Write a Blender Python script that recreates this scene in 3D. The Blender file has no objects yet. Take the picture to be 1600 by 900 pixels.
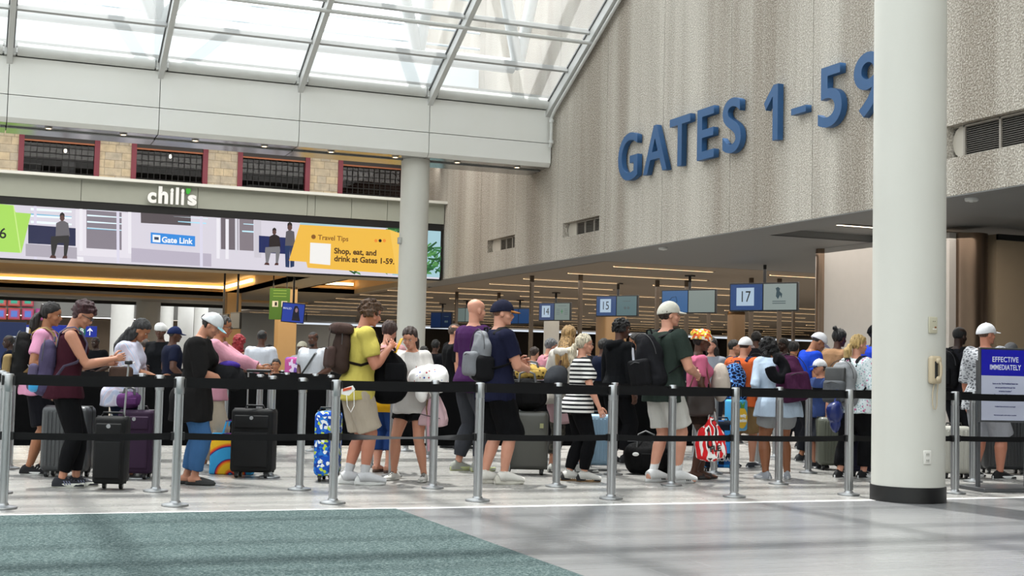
import bpy, math, random
import numpy as np
from mathutils import Vector, Matrix
random.seed(7); RS = np.random.RandomState(5)
SC = bpy.context.scene; COL = SC.collection
R = math.radians; PI = math.pi
# ------------------------------------------------------------------ camera
F_PX, YAW, PITCH, ROLL, EYE = 2100.0, R(21.8), R(3.45), R(1.33), 1.09
def cam_axes():
    sy, cy = math.sin(YAW), math.cos(YAW)
    f = Vector((sy*math.cos(PITCH), cy*math.cos(PITCH), math.sin(PITCH)))
    r = Vector((cy, -sy, 0)); u = r.cross(f); c, s = math.cos(ROLL), math.sin(ROLL)
    return c*r + s*u, -s*r + c*u, f
CR, CU, CF = cam_axes(); CAM = Vector((0, 0, EYE))
cd = bpy.data.cameras.new('camera'); cd.sensor_width = 36; cd.lens = F_PX*36/1600
cam = bpy.data.objects.new('camera', cd); COL.objects.link(cam)
mw = Matrix((( CR.x, CU.x, -CF.x, 0), (CR.y, CU.y, -CF.y, 0), (CR.z, CU.z, -CF.z, EYE), (0, 0, 0, 1)))
cam.matrix_world = mw; cd.clip_end = 500; SC.camera = cam
def on(px, py, axis, val):          # where the sight line of a photo point meets the plane axis = val
    d = CF + (px-800)/F_PX*CR - (py-450)/F_PX*CU
    return CAM + d*((val-CAM[axis])/d[axis])
def floor_at(px, py): return on(px, py, 2, 0.0)
def row_y(p): return (p-CAM).dot(CF)
# ------------------------------------------------------------------ world, sun, exposure
w = bpy.data.worlds.new('world'); SC.world = w; w.use_nodes = True
nt = w.node_tree; bg = nt.nodes['Background']; bg.inputs[0].default_value = (.95, .98, 1.0, 1); bg.inputs[1].default_value = 3.0
sd = bpy.data.lights.new('sun', 'SUN'); sd.energy = 7.5; sd.angle = R(1.0); sd.color = (1, .97, .92)
so = bpy.data.objects.new('sun', sd); COL.objects.link(so)
so.rotation_euler = Vector((-.03, .24, 1)).to_track_quat('Z', 'Y').to_euler()
vs = SC.view_settings; vs.view_transform = 'Standard'; vs.look = 'None'; vs.gamma = 1; vs.exposure = 0.0; vs.use_curve_mapping = False
def area(name, loc, sx, sy, power, color, rot=(0, 0, 0)):
    l = bpy.data.lights.new(name, 'AREA'); l.shape = 'RECTANGLE'; l.size = sx; l.size_y = sy; l.energy = power; l.color = color
    o = bpy.data.objects.new(name, l); COL.objects.link(o); o.location = loc; o.rotation_euler = rot
    return o
# lamps of the check-in hall and of the far hall, ceiling fixtures as broad soft sources; gallery and stone front fills are added
area('hall_ceiling_light', (19, 30, 3.3), 12, 18, 1300, (1, .93, .85))
area('hall_ceiling_light', (13.2, 17.5, 3.3), 2.4, 6, 110, (1, .93, .85))
area('hall_ceiling_light', (26, 52, 3.3), 22, 22, 1500, (1, .93, .85))
area('lounge_ceiling_light', (3, 38, 3.3), 16, 6, 1000, (1, .8, .55))
area('atrium_skylight_beyond', (4, 56, 9), 30, 12, 1500, (.95, .98, 1))
area('restaurant_light', (2, 38, 7.0), 20, 2, 6, (1, .85, .7))
area('gallery_fill_light', (0, 31, 6.85), 22, 4, 800, (1, .97, .93))  # added fill lamp, stands in for daylight reaching the gallery
area('restaurant_wall_fill', (1, 33.9, 6.6), 22, .4, 160, (1, .96, .9), (R(60), 0, 0))  # added fill lamp, tilted to brighten the stone front
# ------------------------------------------------------------------ materials
MATS = {}
def hexc(c):
    if isinstance(c, str):
        v = [int(c[i:i+2], 16)/255 for i in (0, 2, 4)]
        return tuple(x/12.92 if x <= .04045 else ((x+.055)/1.055)**2.4 for x in v) + (1,)
    return tuple(c) + (1,) if len(c) == 3 else c
class Mt:
    def __init__(s, name):
        s.m = bpy.data.materials.new(name); s.m.use_nodes = True; s.t = s.m.node_tree; s.n = s.t.nodes; s.l = s.t.links
        s.b = s.n['Principled BSDF']; s.out = s.n['Material Output']; s._co = None
    def add(s, ty, **k):
        n = s.n.new(ty)
        for a, v in k.items():
            if a in n.inputs.keys() if hasattr(n, 'inputs') else False: n.inputs[a].default_value = v
            else: setattr(n, a, v)
        return n
    def co(s, scale=(1, 1, 1), rot=(0, 0, 0)):
        if s._co is None: s._co = s.n.new('ShaderNodeTexCoord')
        mp = s.n.new('ShaderNodeMapping'); mp.inputs['Scale'].default_value = scale; mp.inputs['Rotation'].default_value = rot
        s.l.new(s._co.outputs['Object'], mp.inputs[0]); return mp.outputs[0]
    def noise(s, sc, det=2, vec=None, rough=.5):
        n = s.n.new('ShaderNodeTexNoise'); n.inputs['Scale'].default_value = sc; n.inputs['Detail'].default_value = det; n.inputs['Roughness'].default_value = rough
        s.l.new(vec if vec is not None else s.co(), n.inputs['Vector']); return n.outputs[0]
    def vor(s, sc, vec=None, feat='F1', out=0):
        n = s.n.new('ShaderNodeTexVoronoi'); n.feature = feat; n.inputs['Scale'].default_value = sc
        s.l.new(vec if vec is not None else s.co(), n.inputs['Vector']); return n.outputs[out]
    def wave(s, sc, direction='X', dist=0, vec=None):
        n = s.n.new('ShaderNodeTexWave'); n.bands_direction = direction; n.inputs['Scale'].default_value = sc; n.inputs['Distortion'].default_value = dist
        s.l.new(vec if vec is not None else s.co(), n.inputs['Vector']); return n.outputs['Fac']
    def ramp(s, fac, stops, const=False):
        n = s.n.new('ShaderNodeValToRGB'); cr = n.color_ramp
        if const: cr.interpolation = 'CONSTANT'
        while len(cr.elements) < len(stops): cr.elements.new(.5)
        for e, (p, c) in zip(cr.elements, stops): e.position = p; e.color = hexc(c)
        s.l.new(fac, n.inputs[0]); return n.outputs[0]
    def mix(s, a, b, fac, mode='MIX'):
        n = s.n.new('ShaderNodeMix'); n.data_type = 'RGBA'; n.blend_type = mode
        for v, i in ((fac, 0), (a, 6), (b, 7)):
            if isinstance(v, bpy.types.NodeSocket): s.l.new(v, n.inputs[i])
            elif i == 0: n.inputs[0].default_value = v
            else: n.inputs[i].default_value = hexc(v)
        return n.outputs[2]
    def col(s, v):
        if isinstance(v, bpy.types.NodeSocket): s.l.new(v, s.b.inputs['Base Color'])
        else: s.b.inputs['Base Color'].default_value = hexc(v)
    def bump(s, h, strength=.3, dist=.01):
        n = s.n.new('ShaderNodeBump'); n.inputs['Strength'].default_value = strength; n.inputs['Distance'].default_value = dist
        s.l.new(h, n.inputs['Height']); s.l.new(n.outputs[0], s.b.inputs['Normal'])
    def pr(s, rough=.6, metal=0, spec=.5):
        s.b.inputs['Roughness'].default_value = rough; s.b.inputs['Metallic'].default_value = metal
        s.b.inputs['Specular IOR Level'].default_value = spec; return s
def cloth(c, rough=.9, fold=.5):
    k = ('cloth', c, rough)
    if k not in MATS:
        m = Mt('cloth_'+str(c)); m.pr(rough, 0, .08)
        base = hexc(c); dk = tuple(x*.86 for x in base[:3])
        m.col(m.mix(dk, base, m.noise(9, 3)))
        m.bump(m.noise(7, 4, m.co((1, 1, .45)), .6), fold, .035); MATS[k] = m.m
    return MATS[k]
def plain(c, rough=.5, metal=0, spec=.5, grain=0):
    k = ('plain', c, rough, metal, grain)
    if k not in MATS:
        m = Mt('surface_'+str(c)); m.pr(rough, metal, spec); base = hexc(c)
        m.col(m.mix(tuple(x*.93 for x in base[:3]), base, m.noise(6, 3)))
        if grain: m.bump(m.noise(grain, 2), .25, .004)
        MATS[k] = m.m
    return MATS[k]
def skin(c):
    k = ('skin', c)
    if k not in MATS:
        m = Mt('skin_'+c); m.pr(.5, 0, .35); base = hexc(c)
        m.col(m.mix(tuple(x*y for x, y in zip(base[:3], (.92, .82, .80))), base, m.noise(14, 2)))
        m.b.inputs['Subsurface Weight'].default_value = .08; m.b.inputs['Subsurface Radius'].default_value = (.02, .008, .004)
        MATS[k] = m.m
    return MATS[k]
def hairm(c):
    k = ('hair', c)
    if k not in MATS:
        m = Mt('hair_'+c); m.pr(.45, 0, .4); base = hexc(c)
        st = m.noise(85, 4, m.co((1, 1, .10)), .65)
        m.col(m.mix(tuple(x*.38 for x in base[:3]), tuple(min(1, x*1.7+.006) for x in base[:3]), m.ramp(st, [(.35, '000000'), (.65, 'ffffff')])))
        m.bump(st, 1, .02); MATS[k] = m.m
    return MATS[k]
def glow(c, s=1.0):
    k = ('glow', c, s)
    if k not in MATS:
        m = Mt('lit_'+str(c)); m.col('050505'); m.pr(.3); m.b.inputs['Emission Color'].default_value = hexc(c); m.b.inputs['Emission Strength'].default_value = s
        MATS[k] = m.m
    return MATS[k]
def pattern(kind):
    k = ('pat', kind)
    if k in MATS: return MATS[k]
    m = Mt('print_'+kind); m.pr(.85, 0, .2)
    if kind == 'bw_stripes':
        c = m.ramp(m.wave(7.5, 'Z'), [(0, '17181b'), (.46, 'dcdad6')], True)
    elif kind == 'soft_stripes':
        c = m.mix(m.ramp(m.wave(14, 'X', .4), [(.2, '93a0bd'), (.5, 'c9c7cc'), (.8, 'b29aa6')]), 'b8bccb', m.noise(5, 3))
    elif kind == 'floral':
        a = m.ramp(m.vor(46), [(0, '2f5f63'), (.25, '8fb0b4'), (.42, 'd5dcdf')])
        c = m.mix(a, m.ramp(m.vor(19), [(0, '93355f'), (.35, 'd58fb0')]), m.ramp(m.mix(m.vor(19), m.noise(30, 2), .3), [(0, 'ffffff'), (.30, 'ffffff'), (.36, '000000')]))
    elif kind == 'camo_grey':
        c = m.ramp(m.vor(17, m.co((1, 1, 2.2), (.5, 0, 0)), 'DISTANCE_TO_EDGE'), [(0, 'b4b5b8'), (.14, '8d8f93'), (.3, '46474b'), (.5, '5c5d61')])
    elif kind == 'camo_dark':
        c = m.ramp(m.noise(14, 2), [(.4, '2f2d2a'), (.5, '4f4b43'), (.6, '3c3b36')], True)
    elif kind == 'camo_blue':
        c = m.ramp(m.vor(16, m.co((1, 1, 1.7)), 'DISTANCE_TO_EDGE'), [(0, '7fb4ea'), (.05, '2d5fb0'), (.12, '0d1a3a'), (.4, '0a1024')])
    elif kind == 'dots':
        c = m.mix(m.ramp(m.vor(24, None, 'F1', 1), [(0, 'b2333f'), (.33, '2f4fa8'), (.66, 'b2333f')], True), 'ece9e6', m.ramp(m.vor(24), [(0, '000000'), (.19, '000000'), (.23, 'ffffff')]))
    elif kind == 'leopard':
        c = m.ramp(m.vor(24), [(0, '2a2018'), (.24, '2a2018'), (.3, 'a98b45'), (.6, 'b99a52')])
    elif kind == 'headscarf':
        c = m.ramp(m.vor(38, None, 'F1', 1), [(0, 'd9712c'), (.3, 'e0c84e'), (.5, 'dcd6c4'), (.65, 'c9522c'), (.8, '6f7f4b')], True)
    elif kind == 'blue_case':
        c = m.ramp(m.vor(36, None, 'F1', 1), [(0, '1b4fb4'), (.35, '2b75c8'), (.5, 'b9cf3f'), (.6, 'e4e9ea'), (.7, '1c3f92')], True)
    elif kind == 'pixels':
        v = m.n.new('ShaderNodeTexVoronoi'); v.distance = 'CHEBYCHEV'; v.inputs['Scale'].default_value = 16; v.inputs['Randomness'].default_value = 0
        m.l.new(m.co(), v.inputs['Vector'])
        c = m.ramp(v.outputs[1], [(0, '101824'), (.4, '1c4f8f'), (.6, '2f8cd6'), (.75, '0e1522')], True)
    elif kind == 'paisley':
        c = m.ramp(m.vor(20, m.co((1, 1, .5))), [(.1, '3c4150'), (.4, 'aeb4c6'), (.7, '6f7ca8')])
    elif kind == 'red_bag':
        c = m.ramp(m.noise(9, 1, m.co((2.2, 2.2, .5)), .3), [(0, 'd8272c'), (.44, 'd8272c'), (.49, 'efecea'), (.57, 'efecea'), (.6, '3a2526'), (.68, 'c9262b')], True)
    elif kind == 'rainbow_bag':
        n = m.n.new('ShaderNodeTexWave'); n.wave_type = 'RINGS'; n.rings_direction = 'Y'; n.inputs['Scale'].default_value = 1.25; n.inputs['Phase Offset'].default_value = 1.0
        m.l.new(m.co(), n.inputs['Vector'])
        c = m.ramp(n.outputs['Fac'], [(0, '3d9fd6'), (.35, '3d9fd6'), (.42, '4a2a6a'), (.55, 'd8412e'), (.7, 'ee8a2a'), (.85, 'f0c02e')], True)
    elif kind == 'mauve_tie':
        c = m.ramp(m.vor(14, None, 'F1', 1), [(0, '6a4b9a'), (.4, 'b0508c'), (.7, 'd0c0d8')], True)
    m.col(c)
    if kind not in ('blue_case', 'pixels'): m.bump(m.noise(7, 4, m.co((1, 1, .5)), .6), .5, .03)
    MATS[k] = m.m; return m.m
# ---- architecture materials
def arch():
    A = {}
    m = Mt('aggregate_concrete'); m.pr(.95, 0, .1)
    streak = m.noise(.8, 4, m.co((1, 1.0, .05)), .6); peb = m.vor(34, None, 'F1', 1); peb2 = m.noise(42, 2)
    base = m.mix('8f8578', 'cac4b9', m.ramp(streak, [(.38, '000000'), (.62, 'ffffff')]))
    c = m.mix(base, m.ramp(peb2, [(.35, '57524b'), (.5, '9c958a'), (.66, 'e0dbd2')]), .42)
    m.col(c); m.bump(peb2, .8, .02); A['aggregate'] = m.m
    m = Mt('painted_panel'); m.pr(.45, 0, .4); m.col(m.mix('d6d6ce', 'dededb', m.noise(.8, 3))); A['panel'] = m.m
    m = Mt('painted_column'); m.pr(.6, 0, .3); m.col(m.mix('c0bfb7', 'cbcac2', m.noise(2.5, 4, m.co((1, 1, .4))))); m.bump(m.noise(45, 2), .15, .003); A['column'] = m.m
    m = Mt('queue_floor'); m.pr(.22, 0, .45)
    st = m.noise(4, 5, m.co((.22, 9, 1)), .75); br = m.n.new('ShaderNodeTexBrick'); br.offset = .33
    br.inputs['Color1'].default_value = hexc('9b9995'); br.inputs['Color2'].default_value = hexc('8f8d8a'); br.inputs['Mortar'].default_value = hexc('7c7a77')
    br.inputs['Scale'].default_value = 1; br.inputs['Mortar Size'].default_value = .004; br.inputs['Brick Width'].default_value = .9; br.inputs['Row Height'].default_value = .3
    m.l.new(m.co(), br.inputs['Vector'])
    c = m.mix(br.outputs[0], m.ramp(st, [(.3, '74726f'), (.5, '94928e'), (.7, 'aaa7a2')]), .4); m.col(c)
    rr = m.n.new('ShaderNodeMapRange'); rr.inputs[3].default_value = .18; rr.inputs[4].default_value = .36; m.l.new(m.noise(3, 4), rr.inputs[0]); m.l.new(rr.outputs[0], m.b.inputs['Roughness']); A['floor'] = m.m
    m = Mt('walkway_floor'); m.pr(.25, 0, .45)
    st = m.noise(4, 5, m.co((.3, 10, 1)), .75); br = m.n.new('ShaderNodeTexBrick'); br.offset = .33
    br.inputs['Color1'].default_value = hexc('7c7c7c'); br.inputs['Color2'].default_value = hexc('727273'); br.inputs['Mortar'].default_value = hexc('969696')
    br.inputs['Scale'].default_value = 1; br.inputs['Mortar Size'].default_value = .003; br.inputs['Brick Width'].default_value = 1.2; br.inputs['Row Height'].default_value = .3
    m.l.new(m.co((1, 1, 1), (0, 0, .05)), br.inputs['Vector'])
    m.col(m.mix(br.outputs[0], m.ramp(st, [(.3, '616162'), (.5, '757576'), (.7, '8a8a8a')]), .4)); A['walk'] = m.m
    m = Mt('teal_carpet'); m.pr(1, 0, .05)
    c = m.mix(m.ramp(m.noise(70, 3, m.co((1, 2, 1)), .7), [(.36, '24302f'), (.5, '3a4849'), (.62, '747f7c')]), '3c4a4b', .2); m.col(m.mix(c, '6d7874', m.ramp(m.vor(38, m.co((1, 2.2, 1)), 'F1'), [(0, '909090'), (.3, '000000')])))
    m.bump(m.noise(120, 2), .6, .006); A['carpet'] = m.m
    m = Mt('stacked_stone'); m.pr(.95, 0, .1)
    br = m.n.new('ShaderNodeTexBrick'); br.offset = .37; br.squash = .6; br.squash_frequency = 3
    br.inputs['Color1'].default_value = hexc('d9c6a2'); br.inputs['Color2'].default_value = hexc('b3aea4'); br.inputs['Mortar'].default_value = hexc('75695a')
    br.inputs['Scale'].default_value = 1; br.inputs['Mortar Size'].default_value = .008; br.inputs['Brick Width'].default_value = .42; br.inputs['Row Height'].default_value = .2
    mp = m.n.new('ShaderNodeCombineXYZ'); sp = m.n.new('ShaderNodeSeparateXYZ'); m.l.new(m.co(), sp.inputs[0]); m.l.new(sp.outputs[0], mp.inputs[0]); m.l.new(sp.outputs[2], mp.inputs[1])
    m.l.new(mp.outputs[0], br.inputs['Vector'])
    m.col(m.mix(br.outputs[0], m.ramp(m.noise(5, 3), [(.3, 'a09484'), (.7, 'e6d6b8')]), .45)); m.bump(m.noise(12, 3), .6, .02); A['stone'] = m.m
    m = Mt('dark_brick'); m.pr(.9, 0, .1)
    br = m.n.new('ShaderNodeTexBrick'); br.inputs['Color1'].default_value = hexc('3a2722'); br.inputs['Color2'].default_value = hexc('2a1d1a'); br.inputs['Mortar'].default_value = hexc('5a504a')
    br.inputs['Scale'].default_value = 1; br.inputs['Mortar Size'].default_value = .008; br.inputs['Brick Width'].default_value = .24; br.inputs['Row Height'].default_value = .085
    mp = m.n.new('ShaderNodeCombineXYZ'); sp = m.n.new('ShaderNodeSeparateXYZ'); m.l.new(m.co(), sp.inputs[0]); m.l.new(sp.outputs[0], mp.inputs[0]); m.l.new(sp.outputs[2], mp.inputs[1])
    m.l.new(mp.outputs[0], br.inputs['Vector']); m.col(br.outputs[0]); A['brick'] = m.m
    m = Mt('slatted_ceiling'); m.pr(.7, 0, .2); m.col(m.mix('857a6c', 'a09486', m.wave(2.4, 'Y'))); A['slat'] = m.m
    m = Mt('grey_concrete'); m.pr(.95, 0, .1); m.col(m.ramp(m.noise(9, 4, m.co((1, 1, .6)), .7), [(.3, '6d6c69'), (.7, '93928e')])); m.col(m.mix('6f6e6b', '8c8b87', m.noise(30, 4, None, .7))); A['concrete'] = m.m
    m = Mt('skylight_glass'); m.n.remove(m.b)
    tr = m.n.new('ShaderNodeBsdfTransparent'); tr.inputs[0].default_value = (.93, .96, .97, 1); tl = m.n.new('ShaderNodeBsdfTranslucent'); tl.inputs[0].default_value = (.9, .93, .95, 1)
    gl = m.n.new('ShaderNodeBsdfGlossy'); gl.inputs['Roughness'].default_value = .05
    a = m.n.new('ShaderNodeMixShader'); a.inputs[0].default_value = .12; b = m.n.new('ShaderNodeMixShader'); b.inputs[0].default_value = .05
    m.l.new(tr.outputs[0], a.inputs[1]); m.l.new(tl.outputs[0], a.inputs[2]); m.l.new(a.outputs[0], b.inputs[1]); m.l.new(gl.outputs[0], b.inputs[2]); m.l.new(b.outputs[0], m.out.inputs[0]); A['glass'] = m.m
    m = Mt('window_glass'); m.n.remove(m.b)
    tr = m.n.new('ShaderNodeBsdfTransparent'); tr.inputs[0].default_value = (.7, .7, .7, 1); gl = m.n.new('ShaderNodeBsdfGlossy'); gl.inputs['Roughness'].default_value = .03
    b = m.n.new('ShaderNodeMixShader'); b.inputs[0].default_value = .012
    m.l.new(tr.outputs[0], b.inputs[1]); m.l.new(gl.outputs[0], b.inputs[2]); m.l.new(b.outputs[0], m.out.inputs[0]); A['pane'] = m.m
    m = Mt('brushed_metal'); m.pr(.36, .9); m.col('a9abad'); A['steel'] = m.m
    m = Mt('bronze_sheet'); m.pr(.28, .85); m.col('6b5a4c'); A['bronze'] = m.m
    A['tan'] = plain('9a7b55', .7); A['soffit'] = plain('7f7f7d', .6); A['white'] = plain('c9cac6', .4); A['dark'] = plain('1b1b1c', .5)
    A['mullion'] = plain('c4c5c2', .4, 0); A['gasket'] = plain('5a5b5c', .5); A['black'] = plain('0b0b0c', .45); A['red'] = plain('7d2336', .5); A['beige'] = plain('b7b2ac', .7, 0, .3)
    return A
A = arch()
BELT = plain('08080a', .6, 0, .2)
# ------------------------------------------------------------------ mesh collector
class MB:
    def __init__(s): s.v = []; s.f = []; s.mi = []; s.cur = 0
    def _add(s, vs, fs):
        o = len(s.v); s.v += [tuple(p) for p in vs]; s.f += [tuple(i+o for i in f) for f in fs]; s.mi += [s.cur]*len(fs); return s
    def box(s, a, b, M=None):
        x0, y0, z0 = a; x1, y1, z1 = b
        vs = [Vector(p) for p in ((x0,y0,z0),(x1,y0,z0),(x1,y1,z0),(x0,y1,z0),(x0,y0,z1),(x1,y0,z1),(x1,y1,z1),(x0,y1,z1))]
        if M is not None: vs = [M @ p for p in vs]
        return s._add(vs, [(3,2,1,0),(4,5,6,7),(0,1,5,4),(1,2,6,5),(2,3,7,6),(3,0,4,7)])
    def loft(s, rings, closed=True):
        n = len(rings[0]); vs = [p for r in rings for p in r]; fs = []
        for i in range(len(rings)-1):
            for j in range(n):
                a = i*n+j; b = i*n+(j+1) % n; fs.append((a, b, b+n, a+n))
        if closed: fs.append(tuple(reversed(range(n)))); fs.append(tuple(range((len(rings)-1)*n, len(rings)*n)))
        return s._add(vs, fs)
    def rbox(s, c, size, r=.02, M=None, taper=1.0, seg=3):
        hx, hy, hz = size[0]/2, size[1]/2, size[2]/2; r = min(r, hx*.98, hy*.98, hz*.98); rings = []
        def ring(z, ins, k):
            out = []; rr = max(r-ins, .0008)
            for cx, cy, a0 in ((1,1,0),(-1,1,90),(-1,-1,180),(1,-1,270)):
                for q in range(seg+1):
                    a = R(a0+90*q/seg); out.append(Vector((c[0]+((hx-r)*cx+rr*math.cos(a))*k, c[1]+((hy-r)*cy+rr*math.sin(a))*k, c[2]+z)))
            return out
        for q in range(seg+1):
            a = PI/2*q/seg; rings.append(ring(-hz+r-r*math.cos(a), r-r*math.sin(a), 1.0))
        for q in range(seg+1):
            a = PI/2*q/seg; rings.append(ring(hz-r+r*math.sin(a), r-r*math.cos(a), taper))
        if M is not None: rings = [[M @ p for p in g] for g in rings]
        return s.loft(rings)
    def tube(s, pts, rad, n=10, up=None, caps=True):
        pts = [Vector(p) for p in pts]; m = len(pts); rings = []; u = None
        for i, p in enumerate(pts):
            t = (pts[min(i+1, m-1)]-pts[max(i-1, 0)])
            if t.length < 1e-9: t = Vector((0, 0, 1))
            t.normalize()
            if u is None:
                u = Vector(up) if up is not None else (Vector((1, 0, 0)) if abs(t.x) < .8 else Vector((0, 1, 0)))
            u = (u - t*u.dot(t))
            if u.length < 1e-6: u = t.orthogonal()
            u.normalize(); v = t.cross(u)
            rd = rad[i] if isinstance(rad, (list, tuple)) and not (len(rad) == 2 and m != 2 and not isinstance(rad[0], (list, tuple))) else rad
            ru, rv = rd if isinstance(rd, (list, tuple)) else (rd, rd)
            rings.append([p + u*(ru*math.cos(2*PI*k/n)) + v*(rv*math.sin(2*PI*k/n)) for k in range(n)])
        return s.loft(rings, caps)
    def ell(s, c, r, M=None, n=14, m=9, clip=None):
        rings = []; c = Vector(c)
        for i in range(m+1):
            th = PI*(i+.02)/(m+.04); z = -math.cos(th); q = math.sin(th)
            rings.append([Vector((c.x+r[0]*q*math.cos(2*PI*k/n), c.y+r[1]*q*math.sin(2*PI*k/n), c.z+r[2]*z)) for k in range(n)])
        if clip: rings = [[clip(p) for p in g] for g in rings]
        if M is not None: rings = [[M @ p for p in g] for g in rings]
        return s.loft(rings)
    def lathe(s, prof, c=(0, 0, 0), n=28, M=None):
        rings = [[Vector((c[0]+r*math.cos(2*PI*k/n), c[1]+r*math.sin(2*PI*k/n), c[2]+z)) for k in range(n)] for r, z in prof]
        if M is not None: rings = [[M @ p for p in g] for g in rings]
        return s.loft(rings)
    def prism(s, poly, d, M=None):   # poly: list of 3d points (front face), d: extrusion vector
        n = len(poly); d = Vector(d); a = [Vector(p) for p in poly]; b = [p+d for p in a]
        if M is not None: a = [M @ p for p in a]; b = [M @ p for p in b]
        return s._add(a+b, [tuple(range(n)), tuple(reversed(range(n, 2*n)))] + [(i, i+n, (i+1) % n+n, (i+1) % n) for i in range(n)])
    def build(s, name, mats, parent=None, smooth=False, voxel=0, smooth_it=3, fold=0, extra=None, fk=(14, 26, .7)):
        me = bpy.data.meshes.new(name); me.from_pydata([tuple(p) for p in s.v], [], s.f)
        if not isinstance(mats, (list, tuple)): mats = [mats]
        if voxel:
            o = bpy.data.objects.new('tmp', me); TMP.objects.link(o)
            r = o.modifiers.new('r', 'REMESH'); r.mode = 'VOXEL'; r.voxel_size = voxel; r.use_smooth_shade = True
            if smooth_it:
                q = o.modifiers.new('s', 'SMOOTH'); q.factor = .5; q.iterations = smooth_it
            dg = bpy.context.evaluated_depsgraph_get(); me2 = bpy.data.meshes.new_from_object(o.evaluated_get(dg))
            bpy.data.objects.remove(o); bpy.data.meshes.remove(me); me = me2; me.name = name; smooth = True
            if fold:
                n = len(me.vertices); co = np.empty(n*3, 'f'); no = np.empty(n*3, 'f')
                me.vertices.foreach_get('co', co); me.vertex_normals.foreach_get('vector', no); co = co.reshape(-1, 3); no = no.reshape(-1, 3)
                rs = np.random.RandomState(n % 9973); d = np.zeros(n)
                for k in range(7):
                    kv = rs.randn(3)*np.array([1, 1, fk[2]]); kv *= (fk[0]+rs.rand()*fk[1])/np.linalg.norm(kv)
                    d += np.sin(co@kv + rs.rand()*6 + 1.2*np.sin(co@(rs.randn(3)*9*np.array([1, 1, fk[2]]))))
                co += no*(d*fold/3.2)[:, None]; me.vertices.foreach_set('co', co.ravel().astype('f'))
            if extra is not None and extra.v:
                n = len(me.vertices); co = np.empty(n*3, 'f'); me.vertices.foreach_get('co', co)
                fs = [tuple(p.vertices) for p in me.polygons] + [tuple(i+n for i in f) for f in extra.f]
                vsn = [tuple(x) for x in co.reshape(-1, 3)] + extra.v
                bpy.data.meshes.remove(me); me = bpy.data.meshes.new(name); me.from_pydata(vsn, [], fs)
        for m in mats: me.materials.append(m)
        if len(mats) > 1 and not voxel: me.polygons.foreach_set('material_index', s.mi)
        if smooth: me.polygons.foreach_set('use_smooth', [True]*len(me.polygons))
        me.update()
        o = bpy.data.objects.new(name, me); COL.objects.link(o)
        if parent is not None: o.parent = parent
        if smooth and not voxel:
            es = o.modifiers.new('edges', 'EDGE_SPLIT'); es.split_angle = R(40)
        return o
TMP = bpy.data.collections.new('work'); COL.children.link(TMP)
def tag(o, label=None, cat=None, group=None, kind=None):
    for k, v in (('label', label), ('category', cat), ('group', group), ('kind', kind)):
        if v: o[k] = v
    return o
def empty(name, loc, rz=0, label=None, cat=None, group=None):
    o = bpy.data.objects.new(name, None); COL.objects.link(o); o.location = loc; o.rotation_euler = (0, 0, rz); o.empty_display_size = .1
    return tag(o, label, cat, group)
def struct(name, mb, mat, smooth=False): return tag(mb.build(name, mat, None, smooth), kind='structure')
def copy_tree(o, parent=None):
    c = o.copy(); COL.objects.link(c)
    if parent is not None: c.parent = parent
    for ch in list(KIDS(o)): copy_tree(ch, c)
    return c
def KIDS(o): return [x for x in list(o.children)]
def text_mesh(s, size, mat, parent, name, M, depth=.004, bold=0, xs=1.0, align='CENTER', spacing=1.0):
    c = bpy.data.curves.new(name, 'FONT'); c.body = s; c.size = size; c.extrude = depth; c.offset = bold; c.align_x = align; c.align_y = 'CENTER'; c.space_character = spacing; c.resolution_u = 4
    o = bpy.data.objects.new(name, c); TMP.objects.link(o); dg = bpy.context.evaluated_depsgraph_get()
    me = bpy.data.meshes.new_from_object(o.evaluated_get(dg)); bpy.data.objects.remove(o)
    me.transform(M @ Matrix.Diagonal((xs, 1, 1, 1))); me.materials.clear(); me.materials.append(mat)
    r = bpy.data.objects.new(name, me); COL.objects.link(r); r.parent = parent; return r
# ================================================================== STRUCTURE
WX = 11.38                                   # face of the big concrete wall
# floors
struct('floor', MB().box((-40, 10.03, -.2), (60, 85, 0)), A['floor'])
struct('floor_walkway', MB().box((3.06, -14, -.2), (20, 9.98, -.0005)), A['walk'])
struct('floor_carpet', MB().box((-40, -14, -.2), (3.06, 9.94, .006)), A['carpet'])
struct('trim_1', MB().box((-40, 9.94, -.1), (60, 10.03, .001)), plain('c9c8c6', .5))
struct('floor_walkway_side', MB().box((20, -14, -.2), (60, 9.98, -.0005)), A['walk'])
# right wall: exposed-aggregate panels with joints, slots for vents
def yz(px, py): p = on(px, py, 0, WX); return p.y, p.z
slots = []
for (a, b, zt, zb) in ((883, 935, None, None), (764, 803, None, None), (1480, None, None, None)):
    pass
slots = [(23.9, 25.65, 3.86, 4.16), (28.35, 30.1, 3.86, 4.16), (9.5, 13.72, 3.88, 4.30)]
joints = [16.64 + 2.33*k for k in range(-13, 9)]
edges = sorted(joints + [-14.0, 35.7])
def roof_z(y): return min(6.62+(26.4-y)*.54, 6.62+(26.4-8)*.54 - (8-y)*.54) if y < 8 else 6.62+(26.4-y)*.54
wall = MB()
for a, b in zip(edges[:-1], edges[1:]):
    a2, b2 = a+.006, b-.006
    cuts = [s for s in slots if s[1] > a2 and s[0] < b2]
    zb, za = 18.0, 18.0
    def slab(y0, y1, z0, zz0, zz1):
        poly = [(WX, y0, z0), (WX, y0, zz0), (WX, y1, zz1), (WX, y1, z0)]; wall.prism(poly, (.55, 0, 0))
    if not cuts: slab(a2, b2, 3.4, za, zb)
    else:
        s = cuts[0]; y0, y1 = max(a2, s[0]), min(b2, s[1])
        if y0 > a2: slab(a2, y0, 3.4, s[3], s[3])
        if y1 < b2: slab(y1, b2, 3.4, s[3], s[3])
        slab(y0, y1, 3.4, s[2], s[2]); slab(a2, b2, s[3], za, zb)
struct('wall_right', wall, A['aggregate'])
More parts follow.
